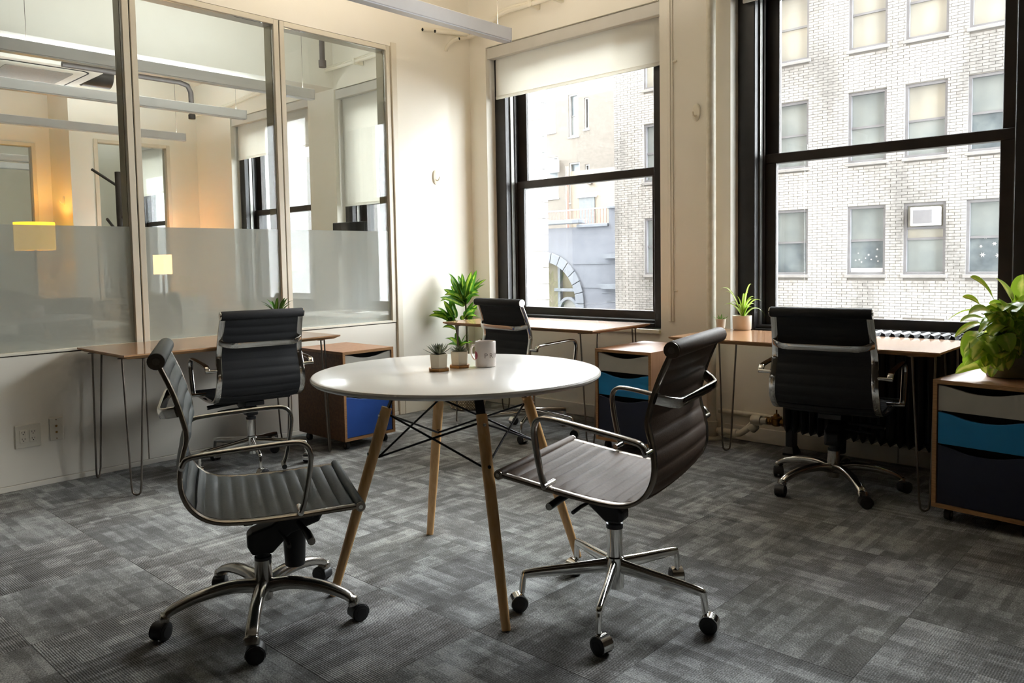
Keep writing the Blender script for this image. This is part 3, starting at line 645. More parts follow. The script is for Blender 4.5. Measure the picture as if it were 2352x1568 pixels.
# ---- round table
rt = thing('round_table', 'round white table on splayed beech legs with black wire bracing', 'table', (2.625, -2.708, 0))
MB().lathe([(0.0, 0.757), (0.515, 0.757), (0.530, 0.759), (0.5375, 0.766), (0.538, 0.772), (0.534, 0.778), (0.528, 0.780), (0.0, 0.780)], 96, cap=False).build('tabletop', 'white_laminate', rt, smooth=35)
tops = []; lows = []; legc = Vector((0.015, -0.008, 0))
for k in range(4):
    a = R(-27+90*k); d = Vector((math.cos(a), math.sin(a), 0)); side = Vector((-d.y, d.x, 0))
    zt, rt_, rb_ = 0.665, 0.272, 0.484
    def at(z): return legc + d*(rb_ + (rt_-rb_)*z/zt) + Vector((0, 0, z))
    lg = MB().tube([at(0.0), at(0.02), at(0.3), at(0.6), at(zt)], [0.0145, 0.015, 0.019, 0.0205, 0.019], 18).build('leg', 'beech', rt, smooth=40)
    br = MB()
    br.sweep([at(0.575)-d*0.004, at(zt)-d*0.006, legc + d*0.225 + Vector((0,0,0.757))], side, 0.017, 0.003, 8, 0.4)
    br.sweep([legc + d*0.225 + Vector((0,0,0.7555)), legc + d*0.16 + Vector((0,0,0.7555))], side, 0.017, 0.0022, 8, 0.4)
    br.build('bracket', 'black_steel', rt, smooth=30)
    for z in (0.635, 0.50): MB().cyl(at(z)-d*0.02-side*0, at(z)+d*0.023, 0.006, 10).build('bolt', 'chrome' if z > 0.6 else 'black_steel', lg)
    tops.append(at(0.635)-d*0.020); lows.append(at(0.485)-d*0.022)
for k in range(4):
    for a, b2 in ((tops[k], lows[(k+1) % 4]), (lows[k], tops[(k+1) % 4])):
        MB().tube([a, a+(b2-a)*0.5+Vector((0,0,0.0015)), b2], 0.0042, 8).build('brace_rod', 'black_steel', rt, smooth=60)

# ---- office chairs
PROF = [(.287,.424),(.20,.421),(.05,.416),(-.08,.418),(-.155,.432),(-.205,.468),(-.232,.522),(-.236,.580),(-.224,.640),(-.214,.685),(-.222,.735),(-.247,.82),(-.287,.915)]
def office_chair(label, loc, face, base_off, base, leather, rail, ws=1.0, dz=0.0, k=0.0, group='ribbed office chairs'):
    t = thing('office_chair', label, 'chair', (loc[0], loc[1], 0), 0, group)
    rz = Matrix.Rotation(face, 4, 'Z')
    def X(u, y, z): return rz @ Vector((u, y, z + dz + k*u))
    prof = cat_rom([Vector((u, 0, z)) for u, z in PROF], 8)
    ln = [0]
    for i in range(1, len(prof)): ln.append(ln[-1] + (prof[i]-prof[i-1]).length)
    T = ln[-1]
    def at(s):
        s = max(0, min(T, s))
        for i in range(1, len(ln)):
            if ln[i] >= s:
                a = (s-ln[i-1])/max(1e-9, ln[i]-ln[i-1]); p = prof[i-1].lerp(prof[i], a); d = (prof[i]-prof[i-1]).normalized(); return p, d
    def wid(s):
        p, _ = at(s); f = max(0, min(1, (p.z-0.5)/0.4)); return (0.270 - 0.024*f)*ws
    side = rz @ Vector((0, 1, 0))
    for sg in (-1, 1):
        pts = [X(p.x, sg*wid(s), p.z) for s in [T*i/70 for i in range(71)] for p in [at(s)[0]]]
        MB().sweep(pts, side, 0.0165, 0.0075, 10, 0.6).build('side_rail', rail, t, smooth=50)
    # ribbed upholstery, seat and back
    def pad(nm, s0, s1, rib, m):
        ns = max(12, int((s1-s0)/rib*8)); cols = 9; fr = []; bk = []
        for i in range(ns+1):
            s = s0+(s1-s0)*i/ns; p, d = at(s); n = Vector((d.z, 0, -d.x)) if False else Vector((-d.z, 0, d.x))
            if n.z < 0 and p.z < 0.5: n = -n
            n = Vector((d.z, 0, -d.x)); h = 0.0125*abs(math.sin(PI*(s-s0)/rib))**0.5
            w_ = wid(s)-0.014; rf = []; rb = []
            for c in range(cols):
                y = w_*(2*c/(cols-1)-1); e = 1-abs(2*c/(cols-1)-1)**8
                sag = 0.007*(1-(2*c/(cols-1)-1)**2)
                qf = p + n*(0.003+h*(0.35+0.65*e)-sag); qb = p - n*(0.003+0.55*h*(0.35+0.65*e)+sag)
                rf.append(X(qf.x, y, qf.z)); rb.append(X(qb.x, y, qb.z))
            fr.append(rf + rb[::-1])
        MB().loft(fr).build(nm, m, t, smooth=60)
    sb = next(T*i/400 for i in range(400) if at(T*i/400)[0].x < -0.2)
    pad('seat', 0.012, sb, 0.0455, leather); pad('backrest', sb+0.001, T-0.012, 0.0505, leather)
    ph, _ = at(T); pf, _ = at(0)
    for nm, c, r, wE in (('head_roll', ph, 0.0255, wid(T)+0.012), ('front_roll', pf, 0.0165, wid(0)+0.012)):
        rl = MB().cyl(X(c.x, -wE, c.z), X(c.x, wE, c.z), r, 20).build(nm, leather, t, smooth=50, bevel=0.004)
        for sg in (-1, 1):
            MB().cyl(X(c.x, sg*wE, c.z), X(c.x, sg*(wE+0.004), c.z), r*0.93, 18).build('end_cap', rail, rl, smooth=40)
            MB().cyl(X(c.x, sg*(wE+0.004), c.z), X(c.x, sg*(wE+0.006), c.z), r*0.42, 12).build('cap_screw', 'chrome', rl, smooth=40)
    # bowed brace across the back
    sz = next(T*i/400 for i in range(200, 400) if at(T*i/400)[0].z > 0.765); pm, dm = at(sz); nb = Vector((-dm.z, 0, dm.x)); nb = nb if nb.x < 0 else -nb
    w_ = wid(sz); pts = []
    for i in range(17):
        a = 2*i/16-1; q = pm + nb*(0.008 + 0.052*(1-max(0, (abs(a)-0.72)/0.28)**1.6)); pts.append(X(q.x, a*(w_+0.004), q.z))
    MB().sweep(pts, rz @ Vector((dm.x, 0, dm.z)), 0.0175, 0.0065, 10, 0.6).build('back_brace', rail if rail == 'chrome' else 'chrome', t, smooth=50)
    # arms
    arm = [(-.228,.612),(-.214,.634),(-.17,.642),(-.04,.650),(.07,.655),(.115,.648),(.134,.618),(.130,.56),(.112,.47),(.100,.440)]
    for sg in (-1, 1):
        wa = 0.313*(0.5+0.5*ws)
        pts = cat_rom([X(u, sg*(wa + 0.004*math.sin(PI*i/9)), z) for i, (u, z) in enumerate(arm)], 6)
        am = MB().sweep(pts, side, 0.0145, 0.0075, 12, 0.6).build('arm', rail if rail != 'dark_rail' else 'cast_alu', t, smooth=50)
        for (u, z), dirx in ((arm[0], 0), (arm[-1], 0)):
            MB().cyl(X(u, sg*(wid(0)*0.985-0.01), z), X(u, sg*(wa+0.012), z), 0.0095, 12).build('arm_bolt', 'chrome', am, smooth=40)
    # tilt mechanism
    mb = MB()
    for (u0, u1, hw, z0, z1) in ((-0.09, 0.17, 0.055, 0.372, 0.398),):
        mb.add([X(u, y, z) for u, y, z in ((u0,-hw,z0),(u1,-hw,z0),(u1,hw,z0),(u0,hw,z0),(u0,-hw,z1),(u1,-hw,z1),(u1,hw,z1),(u0,hw,z1))], ((0,3,2,1),(4,5,6,7),(0,1,5,4),(1,2,6,5),(2,3,7,6),(3,0,4,7)))
    for u in (-0.05, 0.13): mb.add([X(uu, y, z) for uu, y, z in ((u-.014,-.25*ws,.396),(u+.014,-.25*ws,.396),(u+.014,.25*ws,.396),(u-.014,.25*ws,.396),(u-.014,-.25*ws,.408),(u+.014,-.25*ws,.408),(u+.014,.25*ws,.408),(u-.014,.25*ws,.408))], ((0,3,2,1),(4,5,6,7),(0,1,5,4),(1,2,6,5),(2,3,7,6),(3,0,4,7)))
    mb.build('seat_plate', 'black_plastic', t, bevel=0.003)
    arched = base == 'arched'
    zc = 0.238 if arched else 0.325
    mb = MB()
    def ring(u, hw, z0, z1): return [rz @ Vector(p) for p in ((u, -hw, z0), (u, hw, z0), (u, hw, z1), (u, -hw, z1))]
    if arched: mb.loft([ring(-0.05, 0.028, zc+0.015, zc+0.052), ring(-0.035, 0.038, zc-0.012, zc+0.064), ring(0.03, 0.042, zc-0.012, zc+0.084), ring(0.09, 0.045, zc+0.048, zc+0.128), ring(0.185, 0.045, zc+0.078, zc+0.136), ring(0.20, 0.036, zc+0.10, zc+0.136)])
    else: mb.loft([ring(-0.042, 0.026, zc-0.008, zc+0.018), ring(-0.03, 0.034, zc-0.020, zc+0.026), ring(0.02, 0.036, zc-0.020, zc+0.040+dz), ring(0.10, 0.042, zc+0.010+dz, zc+0.060+dz+k*.1), ring(0.17, 0.040, zc+0.028+dz, zc+0.066+dz+k*.1)])
    mb.build('tilt_housing', 'black_plastic', t, bevel=0.006)
    if arched: MB().cyl(rz @ Vector((0.105, 0, zc-0.075)), rz @ Vector((0.105, 0, zc+0.06)), 0.034, 16, 0.04).build('tension_knob', 'black_plastic', t, smooth=40, bevel=0.005)
    zl = zc+0.085 if arched else zc+0.040+dz
    for sg, u, L_, zz, r in ((-1 if arched else 1, 0.115, 0.21, zl, 0.0125), (-1 if arched else 1, 0.05, 0.17, zl-0.022, 0.0065)):
        hd = MB().tube([rz @ Vector((u, sg*0.03, zz)), rz @ Vector((u+0.02, sg*L_*0.7, zz-0.008)), rz @ Vector((u+0.025, sg*L_, zz-0.014))], [r*0.6, r, r], 12).build('lever', 'black_plastic', t, smooth=40)
        if r > 0.01: MB().cyl(rz @ Vector((u+0.025, sg*L_, zz-0.014)), rz @ Vector((u+0.0255, sg*(L_+0.004), zz-0.0143)), r*0.98, 12).build('lever_cap', 'cast_alu', hd, smooth=40)
    # column
    prof_c = [(0.027, 0.062), (0.029, 0.07), (0.030, 0.13), (0.0285, zc-0.04), (0.028, zc-0.03)] if arched else [(0.030, 0.075), (0.0305, 0.115), (0.0305, 0.180), (0.026, 0.184), (0.026, zc-0.046), (0.0255, zc-0.04)]
    MB().lathe(prof_c, 20).build('column', 'cast_alu' if arched else 'chrome', t, smooth=35)
    MB().lathe([(0.0285, zc-0.045), (0.0285, zc-0.030), (0.022, zc-0.030), (0.022, zc-0.006)], 20).build('collar', 'black_plastic', t, smooth=35)
    # star base
    for i in range(5):
        a = R(base_off+72*i); d = Vector((math.cos(a), math.sin(a), 0)); sd = Vector((-d.y, d.x, 0))
        if base == 'straight':
            pts = cat_rom([d*0.022+Vector((0,0,0.150)), d*0.12+Vector((0,0,0.142)), d*0.285+Vector((0,0,0.128)), d*0.310+Vector((0,0,0.118)), d*0.318+Vector((0,0,0.062))], 6)
            n = len(pts); HW = [0.0155-0.0055*j/n for j in range(n)]; HT = [0.026-0.0155*min(1, 1.35*j/n) for j in range(n)]
            lg = MB().sweep(pts, sd, [h*0.85 for h in HW], HT, 12, 0.8).build('base_arm', 'chrome', t, smooth=50)
        else:
            pts = cat_rom([d*0.018+Vector((0,0,0.108)), d*0.10+Vector((0,0,0.122)), d*0.20+Vector((0,0,0.114)), d*0.275+Vector((0,0,0.093)), d*0.308+Vector((0,0,0.074)), d*0.316+Vector((0,0,0.056))], 6)
            n = len(pts); HW = [0.021-0.001*j/n + (0.004 if j > n*0.8 else 0) for j in range(n)]; HT = [0.024-0.013*min(1, 1.2*j/n) + (0.006 if j > n*0.8 else 0) for j in range(n)]
            lg = MB().sweep(pts, sd, HW, HT, 12, 0.75).build('base_arm', 'cast_alu', t, smooth=50)
        # caster
        ca = R(base_off*2.3 + 72*i + 47*(i % 3)); f_ = Vector((math.cos(ca), math.sin(ca), 0)); s_ = Vector((-f_.y, f_.x, 0)); c = d*0.318 + f_*0.012 + Vector((0, 0, 0.0285))
        hood = 'chrome' if base == 'straight' else 'black_plastic'
        cs = MB()
        for w0, w1 in ((-0.024, -0.006), (0.006, 0.024)):
            cs.cyl(c+s_*w0, c+s_*w1, 0.0283, 18)
        cs = cs.build('caster', 'rubber' if base != 'straight' else 'black_plastic', t, smooth=40, bevel=0.003)
        hb = MB(); rings = []
        for w0 in (-0.0205, 0.0205):
            rings.append([c + s_*w0 + f_*(rr*math.cos(th)) + Vector((0, 0, rr*math.sin(th))) for rr, ths in ((0.031, [R(-15+21*j) for j in range(11)]), (0.0288, [R(195-21*j) for j in range(11)])) for th in ths])
        hb.loft(rings); hb.build('hood', hood, cs, smooth=40)
        for w0, w1 in ((-0.0256, -0.024), (0.024, 0.0256)): MB().cyl(c+s_*w0, c+s_*w1, 0.017, 14).build('wheel_cap', 'rubber', cs, smooth=40)
        MB().cyl(d*0.318+Vector((0,0,0.048)), d*0.318+Vector((0,0,0.07)), 0.006, 8).build('stem', 'chrome', cs)
    return t
office_chair('grey ribbed leather chair with brass toned frame left of the round table', (2.382, -3.397), 1.104, 35, 'arched', 'leather_grey', 'dark_rail')
office_chair('dark brown ribbed leather chair tilted back right of the round table', (3.239, -2.569), 3.365, 8, 'straight', 'leather_brown', 'dark_rail', dz=0.039, k=0.108)
office_chair('black ribbed mesh chair at the desk by the glass partition, seen from behind', (0.515, -2.395), R(168), 51, 'straight', 'mesh_black', 'chrome', ws=0.885)
office_chair('black ribbed mesh chair at the desk beside the tall potted plant', (1.235, -0.69), R(84), 10, 'straight', 'mesh_black', 'chrome', ws=0.885)
office_chair('black ribbed mesh chair at the desk by the radiator, seen from behind', (3.28, -0.708), R(97), 26, 'arched', 'mesh_black', 'chrome', ws=0.885)
# ================================================================ SMALL THINGS AND PLANTS
def leaf(parent, m, b, tip, w, sag=0.12, seg=9, shape='lance', fold=0.25, name='leaf', roll=0.0, hint=None):
    b = Vector(b); tip = Vector(tip); L_ = (tip-b).length; ax = (tip-b).normalized()
    up = Vector((0, 0, 1)); sd = ax.cross(up)
    sd = sd.normalized() if sd.length > 0.05 else Vector((1, 0, 0)); nrm = sd.cross(ax).normalized()
    if hint is not None:
        hv = Vector(hint); hv = hv - ax*hv.dot(ax)
        if hv.length > 1e-4: nrm = hv.normalized(); sd = ax.cross(nrm).normalized()
    sd = (sd*math.cos(roll) + nrm*math.sin(roll)).normalized(); nrm = sd.cross(ax).normalized()
    vs = []; uv = []
    for i in range(seg+1):
        s = i/seg
        if shape == 'lance': ww = (s**0.55)*((1-s)**0.75)*1.75 + 0.10*(1-s)
        elif shape == 'heart': ww = 1.32*(max(0, s-0.02)**0.36)*((1-s)**0.62)
        else: ww = (0.55+0.45*(1-s))*(1-s**4)
        c = b + (tip-b)*s + Vector((0, 0, 1))*(sag*L_*4*s*(1-s))
        for j, e in enumerate((-1, -0.5, 0, 0.5, 1)):
            vs.append(c + sd*(w*0.5*ww*e) + nrm*(abs(e)*fold*w*0.5*ww)); uv.append((0.5+e*0.5, s))
    fs = [(i*5+j, i*5+j+1, (i+1)*5+j+1, (i+1)*5+j) for i in range(seg) for j in range(4)]
    me = bpy.data.meshes.new(name); me.from_pydata([tuple(v) for v in vs], [], fs); me.update()
    ul = me.uv_layers.new(name='UVMap')
    for lp in me.loops: ul.data[lp.index].uv = uv[lp.vertex_index]
    me.materials.append(MATS[m]); me.shade_smooth()
    o = bpy.data.objects.new(name, me); COL.objects.link(o); o.parent = parent
    return o
DRAC = [(0.207, -0.331, 0.868, 0.109, -0.381, 1.092, 0.046), (0.225, -0.333, 0.892, 0.117, -0.297, 1.076, 0.045), (0.189, -0.313, 0.882, 0.204, -0.336, 1.094, 0.046), (0.211, -0.312, 0.87, 0.315, -0.337, 1.108, 0.046), (0.21, -0.319, 0.851, 0.267, -0.187, 1.055, 0.046), (0.205, -0.311, 0.89, 0.326, -0.181, 1.041, 0.046), (0.194, -0.316, 0.892, 0.337, -0.21, 1.0, 0.046), (0.206, -0.312, 0.85, 0.084, -0.301, 1.019, 0.046), (0.207, -0.326, 0.855, -0.003, -0.378, 0.964, 0.046), (0.227, -0.325, 0.89, 0.344, -0.288, 0.937, 0.045), (0.214, -0.31, 0.872, 0.127, -0.465, 0.92, 0.046), (0.213, -0.326, 0.875, 0.219, -0.284, 1.047, 0.046), (0.204, -0.316, 0.849, 0.204, -0.185, 1.009, 0.046), (0.21, -0.311, 0.845, 0.164, -0.475, 0.956, 0.046), (0.145, -0.36, 0.706, -0.008, -0.507, 0.793, 0.042), (0.145, -0.364, 0.743, 0.039, -0.461, 0.735, 0.042), (0.136, -0.371, 0.751, 0.056, -0.332, 0.906, 0.042), (0.144, -0.388, 0.716, 0.145, -0.478, 0.855, 0.042), (0.135, -0.371, 0.716, 0.156, -0.497, 0.88, 0.042), (0.213, -0.306, 0.75, 0.312, -0.271, 0.74, 0.042), (0.224, -0.307, 0.705, 0.198, -0.195, 0.824, 0.042), (0.21, -0.315, 0.749, 0.353, -0.315, 0.8, 0.042), (0.207, -0.317, 0.733, 0.323, -0.308, 0.875, 0.042), (0.146, -0.391, 0.713, 0.001, -0.392, 0.758, 0.042), (0.159, -0.371, 0.736, 0.111, -0.409, 0.699, 0.042), (0.218, -0.31, 0.724, 0.225, -0.274, 0.712, 0.042), (0.161, -0.371, 0.73, 0.109, -0.355, 0.837, 0.042), (0.197, -0.306, 0.737, 0.227, -0.299, 0.784, 0.042), (0.154, -0.378, 0.754, 0.093, -0.409, 0.787, 0.042), (0.17, -0.359, 0.497, 0.081, -0.423, 0.568, 0.039), (0.179, -0.35, 0.496, 0.158, -0.442, 0.584, 0.039), (0.179, -0.35, 0.496, 0.156, -0.377, 0.614, 0.039), (0.18, -0.349, 0.496, 0.232, -0.324, 0.607, 0.039), (0.18, -0.349, 0.496, 0.237, -0.256, 0.534, 0.039), (0.17, -0.359, 0.497, 0.287, -0.321, 0.525, 0.039), (0.18, -0.349, 0.496, 0.052, -0.394, 0.5, 0.039), (0.156, -0.371, 0.638, 0.077, -0.446, 0.658, 0.032)]
POTHOS = [(3.959, -0.658, 0.975, 3.885, -0.756, 1.079, 0.086), (4.015, -0.579, 0.964, 3.956, -0.634, 1.072, 0.086), (4.048, -0.575, 0.94, 4.052, -0.57, 1.086, 0.101), (3.913, -0.702, 0.957, 3.863, -0.749, 0.985, 0.047), (3.95, -0.736, 0.955, 4.021, -0.71, 0.933, 0.054), (3.887, -0.658, 0.926, 3.786, -0.712, 0.876, 0.04), (3.925, -0.69, 0.87, 3.838, -0.801, 0.81, 0.047), (3.938, -0.72, 0.892, 3.863, -0.818, 0.882, 0.05), (3.921, -0.763, 0.841, 3.889, -0.862, 0.725, 0.085), (3.972, -0.715, 0.816, 3.916, -0.782, 0.768, 0.062), (3.951, -0.666, 0.756, 3.896, -0.718, 0.722, 0.043), (3.938, -0.761, 0.69, 3.858, -0.864, 0.657, 0.058), (3.983, -0.746, 0.677, 3.983, -0.801, 0.611, 0.046), (4.008, -0.722, 0.684, 4.074, -0.687, 0.657, 0.05), (3.993, -0.764, 0.892, 3.946, -0.864, 0.84, 0.049), (4.02, -0.738, 0.929, 3.959, -0.824, 0.908, 0.045), (3.997, -0.705, 0.955, 3.933, -0.794, 0.935, 0.05), (4.022, -0.719, 0.788, 4.043, -0.743, 0.78, 0.077), (3.984, -0.684, 0.884, 3.977, -0.694, 0.824, 0.067), (4.007, -0.7, 0.812, 4.039, -0.647, 0.806, 0.072), (4.024, -0.568, 0.812, 4.051, -0.796, 0.767, 0.082), (4.005, -0.788, 0.787, 4.04, -0.697, 0.755, 0.072), (4.023, -0.582, 0.748, 4.077, -0.628, 0.759, 0.076), (4.033, -0.72, 0.912, 4.006, -0.784, 0.907, 0.092), (4.004, -0.821, 0.832, 3.964, -0.643, 0.737, 0.069), (4.073, -0.696, 0.94, 4.058, -0.615, 0.856, 0.096), (4.05, -0.717, 0.934, 4.072, -0.806, 0.932, 0.076), (3.979, -0.656, 0.879, 4.012, -0.604, 0.895, 0.098), (4.076, -0.707, 0.926, 4.091, -0.718, 0.949, 0.09), (3.997, -0.735, 0.922, 4.007, -0.812, 0.851, 0.086), (4.037, -0.644, 0.907, 4.066, -0.586, 0.89, 0.072), (4.063, -0.765, 0.774, 4.093, -0.617, 0.698, 0.091), (4.027, -0.685, 0.877, 4.014, -0.738, 0.875, 0.083), (4.034, -0.776, 0.886, 3.958, -0.639, 0.883, 0.068), (4.03, -0.701, 0.882, 4.03, -0.671, 0.869, 0.076), (3.981, -0.691, 0.885, 3.954, -0.722, 0.873, 0.07), (3.988, -0.623, 0.826, 3.986, -0.793, 0.822, 0.088), (4.019, -0.615, 0.932, 4.037, -0.733, 0.923, 0.083), (4.017, -0.79, 0.927, 3.99, -0.776, 0.891, 0.087), (3.944, -0.661, 0.798, 4.028, -0.79, 0.797, 0.098), (3.98, -0.627, 0.84, 4.031, -0.664, 0.797, 0.098), (4.023, -0.765, 0.939, 3.966, -0.693, 0.893, 0.064), (4.052, -0.771, 0.853, 3.988, -0.652, 0.768, 0.07), (4.055, -0.615, 0.776, 4.077, -0.581, 0.706, 0.099), (4.059, -0.565, 0.824, 4.064, -0.552, 0.769, 0.07), (4.056, -0.724, 0.838, 4.074, -0.749, 0.776, 0.072), (3.977, -0.751, 0.923, 3.977, -0.79, 0.909, 0.078), (4.064, -0.722, 0.823, 4.103, -0.589, 0.793, 0.09), (3.996, -0.583, 0.939, 4.045, -0.807, 0.925, 0.09), (4.051, -0.58, 0.792, 4.128, -0.718, 0.776, 0.082), (4.003, -0.633, 0.805, 4.012, -0.596, 0.792, 0.074), (4.01, -0.744, 0.769, 4.018, -0.812, 0.709, 0.085), (4.061, -0.68, 0.846, 4.041, -0.622, 0.845, 0.077), (4.044, -0.555, 0.748, 4.054, -0.595, 0.71, 0.083), (3.964, -0.658, 0.876, 3.989, -0.614, 0.803, 0.08), (3.967, -0.594, 0.835, 3.956, -0.678, 0.786, 0.091), (4.0, -0.59, 0.802, 3.984, -0.638, 0.808, 0.092), (4.031, -0.773, 0.754, 4.027, -0.842, 0.738, 0.089), (4.048, -0.779, 0.908, 4.034, -0.762, 0.868, 0.086), (3.981, -0.737, 0.828, 3.958, -0.77, 0.79, 0.098), (4.018, -0.559, 0.809, 4.083, -0.788, 0.842, 0.098), (4.038, -0.605, 0.872, 4.08, -0.622, 0.816, 0.076), (4.021, -0.659, 0.901, 4.08, -0.786, 0.833, 0.089), (3.994, -0.782, 0.858, 4.009, -0.691, 0.802, 0.083), (3.977, -0.591, 0.878, 4.067, -0.789, 0.848, 0.071), (3.99, -0.71, 0.772, 4.021, -0.781, 0.744, 0.088), (4.011, -0.612, 0.82, 4.064, -0.726, 0.775, 0.086), (4.022, -0.738, 0.797, 4.049, -0.616, 0.807, 0.082), (4.001, -0.729, 0.812, 3.981, -0.657, 0.769, 0.091), (4.026, -0.601, 0.815, 4.022, -0.818, 0.843, 0.094), (4.024, -0.641, 0.79, 4.082, -0.773, 0.742, 0.092), (4.005, -0.753, 0.833, 3.997, -0.662, 0.787, 0.071), (4.069, -0.609, 0.832, 4.121, -0.604, 0.755, 0.079), (3.967, -0.724, 0.945, 3.994, -0.719, 0.936, 0.095), (4.01, -0.673, 0.878, 4.054, -0.705, 0.834, 0.083), (4.032, -0.674, 0.782, 3.992, -0.732, 0.754, 0.088), (4.092, -0.726, 0.889, 4.056, -0.733, 0.827, 0.085), (4.0, -0.587, 0.813, 4.024, -0.662, 0.743, 0.078), (4.046, -0.58, 0.765, 4.086, -0.71, 0.704, 0.092), (4.035, -0.66, 0.963, 4.101, -0.767, 0.947, 0.091), (4.022, -0.613, 0.841, 4.011, -0.722, 0.854, 0.084), (3.974, -0.74, 0.815, 3.98, -0.859, 0.799, 0.091), (4.052, -0.613, 0.908, 4.067, -0.764, 0.901, 0.084), (4.051, -0.724, 0.858, 4.093, -0.744, 0.869, 0.08), (4.045, -0.737, 0.804, 4.01, -0.737, 0.822, 0.068), (4.046, -0.768, 0.852, 4.04, -0.736, 0.829, 0.088), (4.002, -0.694, 0.838, 4.077, -0.773, 0.847, 0.069), (3.999, -0.752, 0.899, 3.948, -0.705, 0.912, 0.089), (3.935, -0.664, 0.823, 3.936, -0.765, 0.828, 0.076), (4.025, -0.802, 0.836, 4.058, -0.831, 0.762, 0.084), (4.016, -0.563, 0.823, 4.013, -0.822, 0.86, 0.09), (4.072, -0.749, 0.873, 4.106, -0.703, 0.797, 0.095), (3.978, -0.816, 0.934, 3.937, -0.836, 0.926, 0.093), (3.978, -0.645, 0.769, 4.03, -0.614, 0.774, 0.092), (3.938, -0.67, 0.888, 3.952, -0.795, 0.876, 0.075), (4.016, -0.705, 0.815, 4.048, -0.703, 0.775, 0.09), (4.037, -0.605, 0.77, 4.028, -0.839, 0.765, 0.093), (4.022, -0.682, 0.747, 4.03, -0.595, 0.666, 0.095), (3.989, -0.574, 0.904, 4.027, -0.838, 0.936, 0.081), (4.015, -0.799, 0.877, 3.983, -0.865, 0.835, 0.072), (3.996, -0.769, 0.924, 3.944, -0.778, 0.921, 0.097), (3.991, -0.789, 0.762, 4.003, -0.832, 0.684, 0.067), (3.941, -0.835, 0.759, 3.904, -0.846, 0.714, 0.079), (3.934, -0.799, 0.79, 3.916, -0.849, 0.707, 0.07), (4.046, -0.675, 0.797, 4.059, -0.732, 0.737, 0.057), (4.049, -0.745, 0.816, 4.051, -0.768, 0.752, 0.072), (3.992, -0.744, 0.826, 4.0, -0.787, 0.749, 0.065), (3.962, -0.826, 0.805, 3.999, -0.83, 0.748, 0.064), (3.947, -0.79, 0.745, 3.961, -0.788, 0.657, 0.08), (4.002, -0.75, 0.794, 4.033, -0.737, 0.704, 0.078), (3.989, -0.791, 0.742, 4.025, -0.82, 0.69, 0.078), (4.025, -0.703, 0.803, 4.038, -0.788, 0.736, 0.055), (3.993, -0.795, 0.804, 4.012, -0.81, 0.726, 0.06), (3.976, -0.727, 0.823, 3.953, -0.79, 0.744, 0.073), (4.051, -0.7, 0.797, 4.029, -0.766, 0.743, 0.066), (3.972, -0.747, 0.75, 3.969, -0.85, 0.694, 0.077), (3.96, -0.785, 0.757, 3.935, -0.897, 0.718, 0.067), (3.926, -0.793, 0.814, 3.945, -0.798, 0.748, 0.08), (3.937, -0.854, 0.821, 3.897, -0.891, 0.758, 0.062), (3.942, -0.829, 0.808, 3.933, -0.912, 0.731, 0.064), (3.991, -0.783, 0.776, 4.01, -0.83, 0.692, 0.074), (4.038, -0.736, 0.759, 4.045, -0.793, 0.68, 0.068), (3.924, -0.806, 0.773, 3.952, -0.797, 0.683, 0.066), (4.048, -0.736, 0.778, 4.037, -0.744, 0.708, 0.057), (4.064, -0.661, 0.777, 4.065, -0.742, 0.725, 0.066), (4.058, -0.662, 0.815, 4.047, -0.718, 0.749, 0.065), (4.06, -0.695, 0.774, 4.033, -0.792, 0.709, 0.068), (4.112, -0.571, 0.776, 4.093, -0.583, 0.743, 0.07), (4.111, -0.45, 0.755, 4.173, -0.599, 0.803, 0.071), (4.066, -0.487, 0.784, 4.069, -0.488, 0.806, 0.071), (4.08, -0.627, 0.889, 4.056, -0.49, 0.92, 0.069), (4.051, -0.594, 0.921, 4.037, -0.574, 0.967, 0.07), (4.124, -0.578, 0.837, 4.157, -0.4, 0.884, 0.069), (4.05, -0.591, 0.912, 4.092, -0.713, 0.942, 0.07), (4.078, -0.645, 0.771, 4.039, -0.503, 0.689, 0.069), (4.096, -0.5, 0.826, 4.105, -0.665, 0.889, 0.071), (4.048, -0.5, 0.785, 4.123, -0.549, 0.846, 0.071)]
SPIDER = [(2.57, -0.268, 0.837, 2.631, -0.264, 1.017, 0.011), (2.57, -0.268, 0.837, 2.605, -0.168, 0.933, 0.013), (2.569, -0.269, 0.837, 2.676, -0.219, 0.914, 0.011), (2.567, -0.271, 0.837, 2.643, -0.25, 0.925, 0.011), (2.57, -0.268, 0.837, 2.612, -0.171, 0.886, 0.011), (2.566, -0.271, 0.837, 2.629, -0.254, 0.878, 0.011), (2.576, -0.262, 0.837, 2.651, -0.123, 0.823, 0.011), (2.577, -0.262, 0.837, 2.518, -0.352, 0.901, 0.011), (2.57, -0.268, 0.837, 2.463, -0.307, 0.887, 0.008), (2.571, -0.267, 0.837, 2.512, -0.295, 0.879, 0.008), (2.569, -0.269, 0.837, 2.489, -0.41, 0.987, 0.011), (2.569, -0.268, 0.837, 2.475, -0.323, 0.967, 0.008), (2.574, -0.264, 0.837, 2.537, -0.289, 0.943, 0.008), (2.571, -0.267, 0.837, 2.592, -0.242, 0.968, 0.016), (2.571, -0.267, 0.837, 2.575, -0.258, 0.961, 0.016), (2.575, -0.263, 0.837, 2.615, -0.266, 0.896, 0.011), (2.572, -0.266, 0.837, 2.53, -0.246, 0.893, 0.011)]
